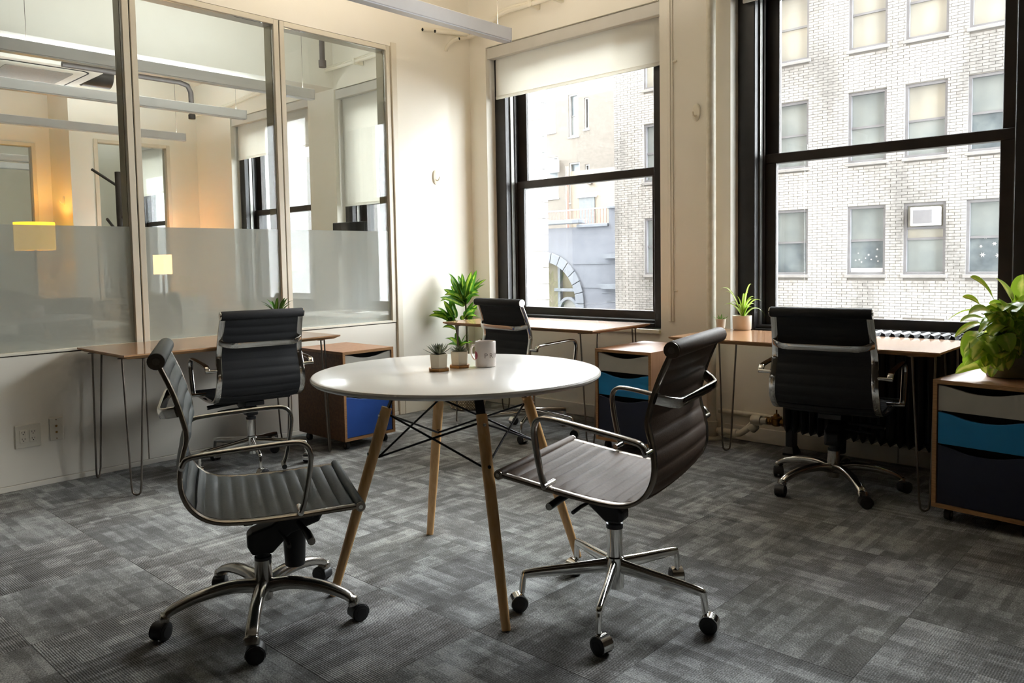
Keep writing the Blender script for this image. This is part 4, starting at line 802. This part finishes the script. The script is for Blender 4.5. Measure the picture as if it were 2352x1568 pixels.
DESKPL = [(0.172, -1.979, 0.891, 0.122, -2.079, 0.952, 0.031), (0.174, -1.977, 0.891, 0.078, -2.011, 0.962, 0.031), (0.158, -1.992, 0.891, 0.164, -2.024, 0.956, 0.031), (0.158, -1.991, 0.891, 0.215, -2.012, 0.976, 0.031), (0.175, -1.976, 0.891, 0.199, -1.968, 0.954, 0.031), (0.172, -1.978, 0.891, 0.257, -1.962, 0.972, 0.031), (0.155, -1.995, 0.891, 0.204, -1.887, 0.953, 0.031), (0.171, -1.98, 0.891, 0.178, -1.892, 0.929, 0.031), (0.169, -1.982, 0.891, 0.094, -2.048, 0.93, 0.031), (0.17, -1.98, 0.891, 0.247, -1.975, 0.975, 0.031), (0.165, -1.985, 0.891, 0.133, -2.025, 0.944, 0.031)]

# tall dracaena in a woven basket
base_p = Vector((0.215, -0.315, 0))
dr = thing('dracaena_plant', 'tall leafy green dracaena in a woven basket in the room corner', 'plant', base_p)
MB().lathe([(0.100, 0.004), (0.128, 0.006), (0.146, 0.05), (0.150, 0.13), (0.146, 0.20), (0.135, 0.215), (0.128, 0.20), (0.126, 0.17), (0.0, 0.17)], 40, cap=False).build('basket', 'basket_dark', dr, smooth=40)
mb = MB()
for row in range(17):
    z = 0.014 + row*0.0122; rr = 0.13+0.0215*math.sin(min(1, z/0.12)*PI/2) - max(0, (z-0.15))*0.12
    for k in range(44):
        a = 2*PI*(k+0.5*(row % 2))/44; c = Vector((rr*math.cos(a), rr*math.sin(a), z)); tn = Vector((-math.sin(a), math.cos(a), 0)); rad = Vector((math.cos(a), math.sin(a), 0))
        mb.add([c-tn*0.0085, c-Vector((0,0,0.0055)), c+tn*0.0085, c+Vector((0,0,0.0055)), c+rad*0.0055], ((0,1,4),(1,2,4),(2,3,4),(3,0,4)))
tag(mb.build('weave', 'basket', dr), kind='stuff')
MB().lathe([(0.0, 0.168), (0.10, 0.172), (0.125, 0.168)], 24, cap=False).build('soil', 'soil', dr, smooth=60)
for tp in ((0.0, 0.005, 0.87), (-0.065, -0.055, 0.72), (-0.04, -0.04, 0.50)):
    st = Vector((tp[0]*0.4+0.01, tp[1]*0.4, 0.16)); MB().tube([st, st.lerp(Vector(tp), 0.5)+Vector((0.008, 0, 0)), Vector(tp)], [0.013, 0.011, 0.008], 10).build('cane', 'cane', dr, smooth=60)
DRAC2 = list(DRAC)
for q in DRAC[:29]:
    d_ = [random.uniform(-0.035, 0.035) for _ in range(3)]; DRAC2.append((q[0]+d_[0]*0.4, q[1]+d_[1]*0.4, q[2]-0.02, q[3]+d_[0]*1.6, q[4]+d_[1]*1.6, q[5]-0.02+d_[2], q[6]))
for q in DRAC2:
    q = list(q); q[3] = max(q[3], 0.03); q[4] = min(q[4], -0.05); q[0] = max(q[0], 0.06)
    leaf(dr, 'dracaena_leaf', Vector(q[:3])-base_p, Vector(q[3:6])-base_p, q[6]*1.45, 0.06 if q[5] > q[2]+0.08 else 0.16, shape='lance', fold=0.3, roll=random.uniform(-.6, .6), hint=(Vector((0.55, -0.5, 0.6)) if random.random() < 0.7 else Vector((0, 0, 1))))
# pothos on the right cabinet
pb = Vector((4.02, -0.64, 0.632))
po = thing('pothos_plant', 'bushy yellow green pothos trailing over the right cabinet', 'plant', pb)
MB().lathe([(0.07, 0.0), (0.088, 0.004), (0.096, 0.07), (0.102, 0.125), (0.104, 0.135), (0.097, 0.135), (0.094, 0.11), (0.0, 0.11)], 32, cap=False).build('pot', 'pot_grey', po, smooth=40)
MB().lathe([(0.0, 0.112), (0.06, 0.116), (0.093, 0.111)], 20, cap=False).build('soil', 'soil', po, smooth=60)
for q in POTHOS:
    b_, t_ = Vector(q[:3])-pb, Vector(q[3:6])-pb
    if (t_-b_).length < 0.085: t_ = b_ + (t_-b_).normalized()*0.085
    t_.z = max(t_.z, 0.012 if (t_.xy.length < 0.2 and t_.y > -0.27) else t_.z)
    leaf(po, 'pothos_leaf', b_, t_, q[6]*1.3, 0.12, 10, 'heart', 0.2, roll=random.uniform(-.5, .5), hint=(b_+t_)*0.5-Vector((0, 0.05, 0.12))+Vector((0.02, -0.06, 0.08)))
    if random.random() < 0.75:
        root = Vector((0.03*random.uniform(-1, 1), 0.03*random.uniform(-1, 1), 0.112)); mid = (root+b_)*0.5 + Vector((0, 0, 0.05))
        MB().tube(cat_rom([root, mid, b_], 4), 0.0022, 6).build('stem', 'stem_green', po, smooth=60)
# spider plant
sb_ = Vector((2.568, -0.268, 0.745))
sp = thing('spider_plant', 'arching spider plant in a cream cylinder pot on the right desk', 'plant', sb_)
MB().lathe([(0.040, 0.0), (0.050, 0.001), (0.054, 0.006), (0.057, 0.083), (0.0565, 0.086), (0.051, 0.086), (0.050, 0.07), (0.0, 0.07)], 36, cap=False).build('pot', 'ceramic_pot', sp, smooth=40)
MB().lathe([(0.0, 0.072), (0.03, 0.074), (0.05, 0.071)], 18, cap=False).build('soil', 'soil', sp, smooth=60)
for q in SPIDER:
    leaf(sp, 'spider_leaf', Vector(q[:3])-sb_-Vector((0, 0, 0.02)), Vector(q[3:6])-sb_, q[6]*1.2, 0.34, 14, 'strap', 0.3, hint=Vector((0.3, -0.5, 0.6)))
# baby succulent beside it
mb_ = Vector((2.412, -0.238, 0.745)); ms = thing('mini_succulent', 'tiny green succulent in a small clay pot left of the spider plant', 'plant', mb_)
MB().lathe([(0.022, 0.0), (0.025, 0.002), (0.031, 0.052), (0.033, 0.058), (0.029, 0.058), (0.028, 0.048), (0.0, 0.048)], 24, cap=False).build('pot', 'ceramic_pot', ms, smooth=40)
for k in range(9):
    a = k*2.4; e = 0.25 if k < 6 else 1.1; r_ = 0.052 if k < 6 else 0.03
    leaf(ms, 'succulent_green', (0, 0, 0.05), (r_*math.cos(a)*math.cos(e*0.6), r_*math.sin(a)*math.cos(e*0.6), 0.05+r_*math.sin(e)+0.012), 0.014, -0.1, 7, 'lance', 0.4)
# plant behind the chair at the left desk
db = Vector((0.16, -1.99, 0.745)); dp = thing('desk_plant', 'small green leafy plant behind the black chair on the left desk', 'plant', db)
MB().lathe([(0.045, 0.0), (0.05, 0.002), (0.06, 0.095), (0.062, 0.10), (0.056, 0.10), (0.055, 0.085), (0.0, 0.085)], 28, cap=False).build('pot', 'ceramic_white', dp, smooth=40)
MB().lathe([(0.0, 0.087), (0.054, 0.086)], 18, cap=False).build('soil', 'soil', dp)
for q in DESKPL: leaf(dp, 'desk_leaf', Vector(q[:3])-db-Vector((0, 0, 0.05)), Vector(q[3:6])-db, q[6], 0.12, 9, 'lance', 0.3)
# succulents on the round table
def hex_pot(label, loc, rz, big):
    t = thing('succulent_pot', label, 'plant', loc, rz, 'succulents on the round table')
    def hexr(r, z, x0=0): return [Vector((r*math.cos(PI/3*k), r*math.sin(PI/3*k), z)) for k in range(6)]
    MB().loft([hexr(0.0425, 0.0), hexr(0.0425, 0.011)]).build('saucer', 'bamboo', t, bevel=0.0012, seg=1)
    MB().loft([hexr(0.0335, 0.0111), hexr(0.0375, 0.062), hexr(0.0375, 0.064), hexr(0.033, 0.064), hexr(0.032, 0.056)]).build('pot', 'ceramic_cream', t, bevel=0.001, seg=1)
    MB().lathe([(0.0, 0.058), (0.025, 0.0575)], 12, cap=False).build('soil', 'soil', t)
    n = 34 if big else 30
    for k in range(n):
        a = k*2.39996; f = k/n; el = R(82-62*f) if big else R(70-60*f); r_ = (0.038+0.028*f) if big else (0.028+0.020*f)
        tip = (r_*math.cos(a)*math.cos(el), r_*math.sin(a)*math.cos(el), 0.060+r_*math.sin(el)*(1.0 if big else 0.8)+0.002)
        leaf(t, 'succulent_leaf', (0.004*math.cos(a), 0.004*math.sin(a), 0.058), tip, 0.0145, -0.06, 6, 'lance', 0.45)
hex_pot('spiky succulent in the nearer hexagonal white pot on the round table', (2.574, -2.752, 0.780), R(20), True)
hex_pot('flat rosette succulent in the hexagonal white pot next to the mug', (2.570, -2.640, 0.780), R(12), False)
# mug
mugc = Vector((2.634, -2.561, 0.780)); mg = thing('mug', 'white mug with red dot and grey letters on the round table', 'mug', mugc)
mr, mh = 0.0405, 0.099
MB().lathe([(0.0, 0.001), (mr-0.004, 0.0), (mr-0.001, 0.002), (mr, 0.006), (mr, mh-0.002), (mr-0.0015, mh), (mr-0.0035, mh-0.002), (mr-0.004, 0.006), (0.0, 0.006)], 48, cap=False).build('body', 'ceramic_white', mg, smooth=40)
view = math.atan2(-4.7312-mugc.y, 4.7618-mugc.x)                    # the printed side faces into the room
ha = view - R(122)
def cyl_pt(a, r, z): return Vector((r*math.cos(a), r*math.sin(a), z))
MB().sweep(cat_rom([cyl_pt(ha, mr-0.001, 0.078), cyl_pt(ha, mr+0.016, 0.080), cyl_pt(ha, mr+0.026, 0.066), cyl_pt(ha, mr+0.025, 0.046), cyl_pt(ha, mr+0.013, 0.027), cyl_pt(ha, mr-0.001, 0.024)], 6), (-math.sin(ha), math.cos(ha), 0), 0.0062, 0.0038, 12, 0.8).build('handle', 'ceramic_white', mg, smooth=60)
dv = [cyl_pt(view-R(70)+0.0165*math.cos(2*PI*k/28)/mr, mr+0.0012, 0.046+0.0165*math.sin(2*PI*k/28)) for k in range(28)]
mb = MB(); mb.add([cyl_pt(view-R(70), mr+0.0016, 0.046)] + dv, [(0, k+1, (k+1) % 28+1) for k in range(28)]); mb.build('red_dot', 'logo_red', mg)
for ch, dg in (('P', 2), ('R', 31), ('I', 53), ('M', 77)):
    cu = bpy.data.curves.new('letter', 'FONT'); cu.body = ch; cu.size = 0.027; cu.align_x = 'CENTER'; cu.resolution_u = 3
    to = bpy.data.objects.new('letter_tmp', cu); COL.objects.link(to)
    me = bpy.data.meshes.new_from_object(to.evaluated_get(bpy.context.evaluated_depsgraph_get()))
    bpy.data.objects.remove(to); bpy.data.curves.remove(cu)
    for v in me.vertices:
        v.co = cyl_pt(view + R(dg) + v.co.x/mr, mr+0.0012, 0.0365+v.co.y)
    me.materials.clear(); me.materials.append(MATS['logo_text'])
    lo = bpy.data.objects.new('letter', me); COL.objects.link(lo); lo.parent = mg

# ---------------------------------------------------------------- next room furnishings
fl_ = thing('floor_lamp', 'yellow drum floor lamp glowing behind the frosted glass at far left', 'lamp', (-5.12, -1.85, 0))
MB().lathe([(0.14, 0.0), (0.14, 0.015), (0.02, 0.025), (0.012, 0.03)], 24).build('base', 'black_steel', fl_, smooth=40)
MB().cyl((0, 0, 0.03), (0, 0, 1.62), 0.011, 12).build('pole', 'black_steel', fl_, smooth=50)
mb = MB(); mb.lathe([(0.205, 1.40), (0.205, 1.71), (0.202, 1.71), (0.202, 1.40)], 40, cap=False); mb.build('shade', 'lamp_shade_yellow', fl_, smooth=40)
pl = bpy.data.lights.new('bulb', 'POINT'); pl.energy = 6; pl.color = (1.0, 0.62, 0.13); pl.shadow_soft_size = 0.05
po_ = bpy.data.objects.new('bulb', pl); COL.objects.link(po_); po_.parent = fl_; po_.location = (0, 0, 1.56)
sbd = thing('sideboard', 'low pale sideboard under the glowing table lamp', 'sideboard', (-4.62, -0.75, 0))
MB().box(-0.28, 0.28, -0.5, 0.5, 0.10, 0.80).build('body', 'table_pale', sbd, bevel=0.006); MB().box(-0.3, 0.3, -0.52, 0.52, 0.80, 0.83).build('top', 'table_pale', sbd, bevel=0.004)
for sx in (-1, 1):
    for sy in (-1, 1): MB().cyl((sx*0.24, sy*0.44, 0), (sx*0.24, sy*0.44, 0.10), 0.015, 10).build('leg', 'coat_wood', sbd)
for yy in (-0.25, 0.25): MB().box(0.281, 0.292, yy-0.24, yy+0.24, 0.12, 0.78).build('door', 'table_pale', sbd, bevel=0.003)
tl = thing('table_lamp', 'small glowing table lamp blurred behind the frosted glass', 'lamp', (-4.62, -0.64, 0.83))
MB().lathe([(0.06, 0.0), (0.06, 0.012), (0.014, 0.02), (0.012, 0.25)], 20).build('base', 'coat_wood', tl, smooth=40)
MB().lathe([(0.105, 0.27), (0.105, 0.50), (0.103, 0.50), (0.103, 0.27)], 32, cap=False).build('shade', 'lamp_shade_warm', tl, smooth=40)
pl = bpy.data.lights.new('bulb', 'POINT'); pl.energy = 2.2; pl.color = (1.0, 0.72, 0.36); pl.shadow_soft_size = 0.04
po_ = bpy.data.objects.new('bulb', pl); COL.objects.link(po_); po_.parent = tl; po_.location = (0, 0, 0.40)
cs_ = thing('coat_stand', 'dark wooden coat stand seen through the left glass pane', 'coat stand', (-3.0, -1.735, 0))
MB().tube([(0, 0, 0.02), (0, 0, 2.09)], 0.028, 16).build('post', 'coat_wood', cs_, smooth=40)
for a, z0, L_ in ((R(225), 1.97, 0.24), (R(35), 1.66, 0.2), (R(130), 1.8, 0.22), (R(310), 1.5, 0.22)):
    d = Vector((math.cos(a), math.sin(a), 0)); MB().cyl(d*0.024+Vector((0,0,z0)), d*L_+Vector((0,0,z0+L_*0.62)), 0.013, 10).build('arm', 'coat_wood', cs_, smooth=50)
for k in range(3):
    d = Vector((math.cos(k*2.094), math.sin(k*2.094), 0)); MB().cyl(d*0.02+Vector((0,0,0.16)), d*0.26+Vector((0,0,0.015)), 0.014, 10).build('foot', 'coat_wood', cs_, smooth=50)
mt = thing('meeting_table', 'pale round meeting table blurred behind the frosted glass', 'table', (-1.95, -2.75, 0))
MB().lathe([(0.0, 0.72), (0.56, 0.72), (0.575, 0.73), (0.575, 0.742), (0.565, 0.748), (0.0, 0.748)], 48, cap=False).build('tabletop', 'table_pale', mt, smooth=40)
MB().lathe([(0.28, 0.0), (0.28, 0.012), (0.05, 0.03), (0.04, 0.06), (0.04, 0.72)], 24).build('pedestal', 'cast_alu', mt, smooth=40)
def meeting_chair(label, loc, rz):
    t = thing('meeting_chair', label, 'chair', loc, rz, 'meeting chairs behind the frosted glass')
    MB().box(-0.22, 0.22, -0.22, 0.22, 0.44, 0.49).build('seat', 'chair_fabric', t, bevel=0.02, seg=3)
    MB().box(-0.245, -0.205, -0.21, 0.21, 0.52, 1.0).build('backrest', 'chair_fabric', t, bevel=0.015, seg=3)
    for sx in (-1, 1):
        for sy in (-1, 1): MB().cyl((sx*0.2, sy*0.19, 0), (sx*0.185, sy*0.18, 0.44), 0.011, 10).build('leg', 'cast_alu', t, smooth=50)
    for sy in (-1, 1): MB().cyl((-0.2, sy*0.17, 0.44), (-0.222, sy*0.17, 0.6), 0.010, 8).build('upright', 'cast_alu', t, smooth=50)
meeting_chair('dark meeting chair silhouette behind the frosted glass, left one', (-0.95, -3.0, 0), R(172))
meeting_chair('dark meeting chair silhouette behind the frosted glass, right one', (-1.15, -2.37, 0), R(208))
meeting_chair('meeting chair on the far side of the meeting table', (-2.85, -2.75, 0), R(0))
wd = thing('work_desk', 'white desk by the window of the next room', 'desk', (-1.0, -0.55, 0))
MB().box(-0.6, 0.6, -0.32, 0.32, 0.715, 0.742).build('top', 'table_pale', wd, bevel=0.003)
for sx in (-1, 1):
    for sy in (-1, 1): MB().box(sx*0.56-0.02, sx*0.56+0.02, sy*0.28-0.02, sy*0.28+0.02, 0, 0.715).build('leg', 'cast_alu', wd, bevel=0.003)
mn = thing('computer_monitor', 'dark monitor on a tall stand by the window of the next room', 'monitor', (-1.06, -0.5, 0.742), R(8))
MB().box(-0.2, 0.2, -0.018, 0.018, 0.50, 0.815).build('screen', 'monitor_dark', mn, bevel=0.006); MB().cyl((0, 0.03, 0.01), (0, 0.03, 0.7), 0.018, 12).build('stand', 'cast_alu', mn, smooth=40)
MB().box(-0.12, 0.12, -0.08, 0.1, 0, 0.012).build('foot', 'cast_alu', mn, bevel=0.004)

# ================================================================ THE STREET OUTSIDE
def win_part(parent, x0, x1, z0, z1, yf, fm='window_grey', p1='window_pane', p2='window_pane_dark', depth=0.16, sill=True, fw=0.07):
    mb = MB(); ya, yb = yf+depth-0.06, yf+depth
    mb.box(x0, x0+fw, yf+0.04, yb, z0, z1); mb.box(x1-fw, x1, yf+0.04, yb, z0, z1); mb.box(x0+fw, x1-fw, yf+0.04, yb, z1-fw, z1); mb.box(x0+fw, x1-fw, yf+0.04, yb, z0, z0+fw)
    zm = (z0+z1)/2; mb.box(x0+fw, x1-fw, ya, yb, zm-0.03, zm+0.03)
    w = mb.build('window', fm, parent)
    MB().box(x0+fw, x1-fw, yb-0.02, yb-0.005, zm+0.03, z1-fw).build('pane', p1, w); MB().box(x0+fw, x1-fw, yb-0.025, yb-0.01, z0+fw, zm-0.03).build('pane', p2, w)
    if sill: MB().box(x0-0.06, x1+0.06, yf-0.045, yf+0.1, z0-0.09, z0).build('sill', 'stone_sill', w, bevel=0.01, seg=1)
    return w
FY = 18.4
fb = thing('brick_building', 'pale brick building with rows of sash windows across the street', 'building', (0, FY, 0))
cols = [(-10.18, -9.15), (-8.7, -7.68), (-7.1, -6.07), (-5.57, -4.55), (-3.43, -2.41), (-1.95, -0.92), (-0.45, 0.58), (1.1, 2.13), (2.7, 3.73)]
rows = [(-2.54, -0.62), (0.615, 2.53), (3.75, 5.69), (6.87, 8.82)]
XL, XRR, ZL, ZH = -11.4, 6.0, -3.5, 9.9
def in_win(x0, x1, z0, z1):
    for a, b2 in cols:
        if x1 > a-0.02 and x0 < b2+0.02:
            for c, d in rows:
                if z1 > c-0.11 and z0 < d+0.01: return (a, b2)
    return None
mb = MB()
# wall body with openings
ex = [XL] + [v for c in cols for v in c] + [XRR]; ez = [-14.0] + [v for r_ in rows for v in r_] + [ZH]
for i in range(len(ex)-1):
    for j in range(len(ez)-1):
        if i % 2 == 1 and j % 2 == 1: continue
        mb.box(ex[i], ex[i+1], 0.015, 0.3, ez[j], ez[j+1])
mb.box(XL, XRR, 0.31, 9.0, -14.0, ZH); mb.box(XRR, 15.0, 0.015, 9.0, -14.0, ZH)  # last box: unseen plain run, length set to limit skylight on wall_left
mb.build('wall', 'facade_mortar', fb)
mb = MB(); z = ZL; row = 0; BL, BH = 0.285, 0.0775
def brick(x0, x1, z):
    j = random.uniform(-0.004, 0.004)
    mb.add([(x0, j, z), (x1, j, z), (x1, j, z+BH-0.011), (x0, j, z+BH-0.011), (x0, 0.016, z), (x1, 0.016, z), (x1, 0.016, z+BH-0.011), (x0, 0.016, z+BH-0.011)], ((0,1,2,3),(3,2,6,7),(0,4,5,1),(1,5,6,2),(0,3,7,4)))
while z < ZH-0.1:
    x = XL - (BL/2 if row % 2 else 0)
    while x < XRR-0.1:
        x0, x1 = max(x, XL), x+BL-0.012; hit = in_win(x0, x1, z, z+BH-0.011)
        if hit is None: brick(x0, x1, z)
        else:
            if hit[0]-x0 > 0.012: brick(x0, hit[0], z)
            if x1-hit[1] > 0.012: brick(hit[1], x1, z)
        x += BL
    z += BH; row += 1
tag(mb.build('bricks', 'pale_brick', fb), kind='stuff')
def snow(parent, x, z, r, y):
    mb = MB(); pts = []
    for k in range(12): pts.append((x+(r if k % 2 == 0 else r*0.38)*math.cos(PI*k/6), z+(r if k % 2 == 0 else r*0.38)*math.sin(PI*k/6)))
    mb.prism(pts, y, y+0.003); mb.build('snowflake', 'white_render', parent)
for ci, (a, b2) in enumerate(cols):
    for ri, (c, d) in enumerate(rows):
        p1, p2 = random.choice((('window_pane', 'window_pane_dark'), ('window_pane_warm', 'window_pane'), ('window_pane', 'window_pane')))
        if ri == 3: p1, p2 = 'window_pane_warm', 'window_pane_warm'
        if ri == 1 and ci in (4, 6): p1, p2 = 'window_pane', 'window_pane_dark'
        w = win_part(fb, a, b2, c, d, 0.0, p1=p1, p2=p2)
        if ri == 1 and ci == 5:
            u = MB().box(a+0.2, b2-0.12, -0.12, 0.10, d-0.62, d-0.12).build('air_conditioner', 'white_render', w, bevel=0.02)
            MB().box(a+0.27, b2-0.3, -0.135, -0.118, d-0.55, d-0.2).build('vent_grille', 'window_grey', w)
            MB().box(a+0.07, b2-0.07, 0.08, 0.16, d-0.70, d-0.64).build('rail', 'window_grey', w)
        if ri == 1 and ci == 4:
            for sx, sz, r_ in ((0.30,0.42,.03),(0.36,0.35,.03),(0.55,0.55,.035),(0.62,0.42,.03),(0.76,0.50,.035),(0.78,0.7,.035),(0.2,0.4,.03),(0.8,0.37,.03),(0.47,0.46,.025),(0.27,0.6,.025)): snow(w, a+sx, c+sz, r_, 0.115)
            MB().box(a+0.08, b2-0.08, 0.09, 0.12, c+0.06, c+0.18).build('sill_board', 'white_render', w)
        if ri == 1 and ci == 6:
            for sx, sz, r_ in ((0.32,0.72,.045),(0.62,0.78,.055),(0.36,0.5,.07),(0.7,0.48,.07),(0.42,0.95,.05),(0.86,0.9,.045)): snow(w, a+sx, c+sz, r_, 0.115)
# white rendered corner of the building on the left
wbld = thing('white_building', 'white rendered building corner with block quoins at the left of the corner window', 'building', (-12.72, 16.0, 0))
MB().prism([(-60, 0.02), (0, 0.02), (-4.0, 4), (-60, 4)], -14, 8.2, 'z').build('wall', 'white_render', wbld)  # long unseen western run added to block sky light from the alley
for k in range(19):
    L_ = 0.36 if k % 2 else 0.62; zz = -3.0+k*0.56
    MB().box(-L_, 0.015, 0.0, 0.3, zz+0.012, zz+0.548).build('block', 'white_render', wbld, bevel=0.012, seg=1)
# blue rendered building with the arch
bb = thing('blue_building', 'blue grey rendered building with a big stone arch and roof terrace', 'building', (-21.1, 26.0, -1.0))
RA = 2.07; out = [(-5, -8), (-5, 3.75), (4.04, 3.75), (4.04, 4.55), (5.4, 4.55), (9, 4.55), (9, -8), (RA, -8)]
out += [(RA*math.cos(PI*k/24), RA*math.sin(PI*k/24)) for k in range(25)] + [(-RA, -8)]
MB().prism(out, 0, 0.5).build('wall', 'blue_render', bb)
MB().box(-RA-0.2, RA+0.2, 0.45, 0.55, -8, RA+0.2).build('infill', 'beige_panel', bb)
for k in range(14):
    a0, a1 = PI*(k+0.03)/14, PI*(k+0.97)/14
    MB().prism([(r_*math.cos(a), r_*math.sin(a)) for r_, aa in ((RA, (a0, (a0+a1)/2, a1)), (2.58, (a1, (a0+a1)/2, a0))) for a in aa], -0.09, 0.3).build('voussoir', 'blue_trim', bb, bevel=0.015, seg=1)
for k in range(4):
    MB().box(RA, 2.58, -0.09, 0.3, -0.62*(k+1)+0.01, -0.62*k-0.01).build('voussoir', 'blue_trim', bb, bevel=0.015, seg=1)
MB().box(0.7, 0.86, 0.25, 0.46, -8, 1.88).build('mullion', 'blue_trim', bb); MB().box(0.5, 2.0, 0.18, 0.46, 0.58, 0.74).build('transom', 'blue_trim', bb, bevel=0.02, seg=1)
MB().prism([(0.78+0*0+0.0, -0.6)] and [(1.38+0.62*math.cos(PI*k/16), -0.30+0.62*math.sin(PI*k/16)) for k in range(17)] + [(1.38+0.48*math.cos(PI-PI*k/16), -0.30+0.48*math.sin(PI-PI*k/16)) for k in range(17)], 0.2, 0.46).build('small_arch', 'blue_trim', bb)
MB().prism([(1.38+0.47*math.cos(PI*k/16), -0.30+0.47*math.sin(PI*k/16)) for k in range(17)], 0.42, 0.47).build('small_pane', 'window_pane_warm', bb)
for z0, z1, xa in ((2.30, 2.42, 3.69), (0.86, 0.99, 3.55)): MB().prism([(xa, z1), (9, z1), (9, z0-0.1), (xa+0.2, z0-0.1), (xa, z0+0.06)], -0.25, 0.02).build('cornice', 'blue_trim', bb)
for z0, xa in ((1.95, 1.9), (0.80, 2.4), (0.55, 3.6), (0.15, 3.85), (-0.25, 3.85), (-0.65, 3.85)): MB().box(xa, 9, -0.03, 0.01, z0, z0+0.03).build('string_course', 'blue_trim', bb)
MB().box(-5, 2.42, -0.22, 0.5, 3.94, 4.14).build('parapet', 'blue_trim', bb, bevel=0.02, seg=1); MB().box(2.2, 4.04, -0.12, 0.5, 3.72, 3.88).build('parapet', 'blue_trim', bb, bevel=0.02, seg=1)
MB().box(4.02, 5.5, -0.12, 0.5, 4.55, 4.68).build('pier_cap', 'blue_trim', bb, bevel=0.02, seg=1)
MB().box(-5, 4.03, 0.1, 0.16, 4.58, 4.64).build('handrail', 'white_render', bb)
mb = MB()
for k in range(50): mb.box(-5+k*0.18, -4.975+k*0.18, 0.11, 0.135, 4.12 if k < 41 else 3.86, 4.6)
tag(mb.build('balusters', 'rail_red', bb), kind='stuff')
MB().box(-5, 9, 0.5, 2.85, 3.4, 3.6).build('terrace', 'stone_sill', bb)
ph_ = thing('peach_penthouse', 'peach rendered rooftop room with a grey door on the terrace', 'building', (-22.0, 29.2, 2.6))
MB().prism([(0.19, -16.6), (9, -16.6), (9, 3.32), (0.19, 3.32)], 0, 2).build('wall', 'peach_render', ph_)
MB().box(0.78, 1.8, -0.05, 0.02, 0.05, 1.86).build('door', 'door_grey', ph_); MB().box(0.66, 1.92, -0.1, 0.02, 1.86, 1.94).build('lintel', 'white_render', ph_)
MB().cyl((0.05, -0.12, 0.0), (0.05, -0.12, 3.6), 0.08, 10).build('drainpipe', 'rail_red', ph_)
lt = MB().box(1.42, 1.66, -0.16, 0.0, 2.52, 2.70).build('wall_lamp', 'coat_wood', ph_)
br_ = thing('brown_building', 'tan brick building with tall sash windows behind the terrace', 'building', (-27.0, 33.0, 0))
BY = 33.0
wn = [(0.0, 1.1, 8.95, 11.8), (2.12, 2.84, 8.5, 11.0), (3.29, 3.62, 8.82, 10.65), (-0.1, 1.27, 4.95, 7.45), (2.12, 2.92, 4.6, 6.97), (3.3, 3.62, 5.0, 6.78)]
mb = MB(); mb.box(-6, 12, 0.32, 6, -14, 12.3)
ex2 = sorted({-6.0, 12.0} | {v for w in wn for v in w[:2]}); ez2 = sorted({-14.0, 12.3} | {v for w in wn for v in w[2:]})
for i in range(len(ex2)-1):
    for j in range(len(ez2)-1):
        cx, cz = (ex2[i]+ex2[i+1])/2, (ez2[j]+ez2[j+1])/2
        if any(w[0] < cx < w[1] and w[2] < cz < w[3] for w in wn): continue
        mb.box(ex2[i], ex2[i+1], 0, 0.3, ez2[j], ez2[j+1])
mb.build('wall', 'brown_brick', br_)
for w in wn: win_part(br_, *w, 0.0, fm='stone_sill', p1='window_pane_dark', p2='window_pane', depth=0.22, fw=0.09)
MB().box(0.35, 1.35, -0.5, 0.15, 6.5, 7.25).build('air_conditioner', 'white_render', br_, bevel=0.03)
MB().box(0.92, 1.28, -0.515, -0.49, 6.58, 7.17).build('vent_grille', 'window_grey', br_); MB().box(0.42, 0.72, -0.515, -0.49, 6.68, 7.1).build('vent_grille', 'window_grey', br_)
tag(MB().box(-80, 60, 0.45, 60, -14.3, -14).build('street', 'asphalt'), 'grey street far below the windows', kind='structure').name = 'floor_street'
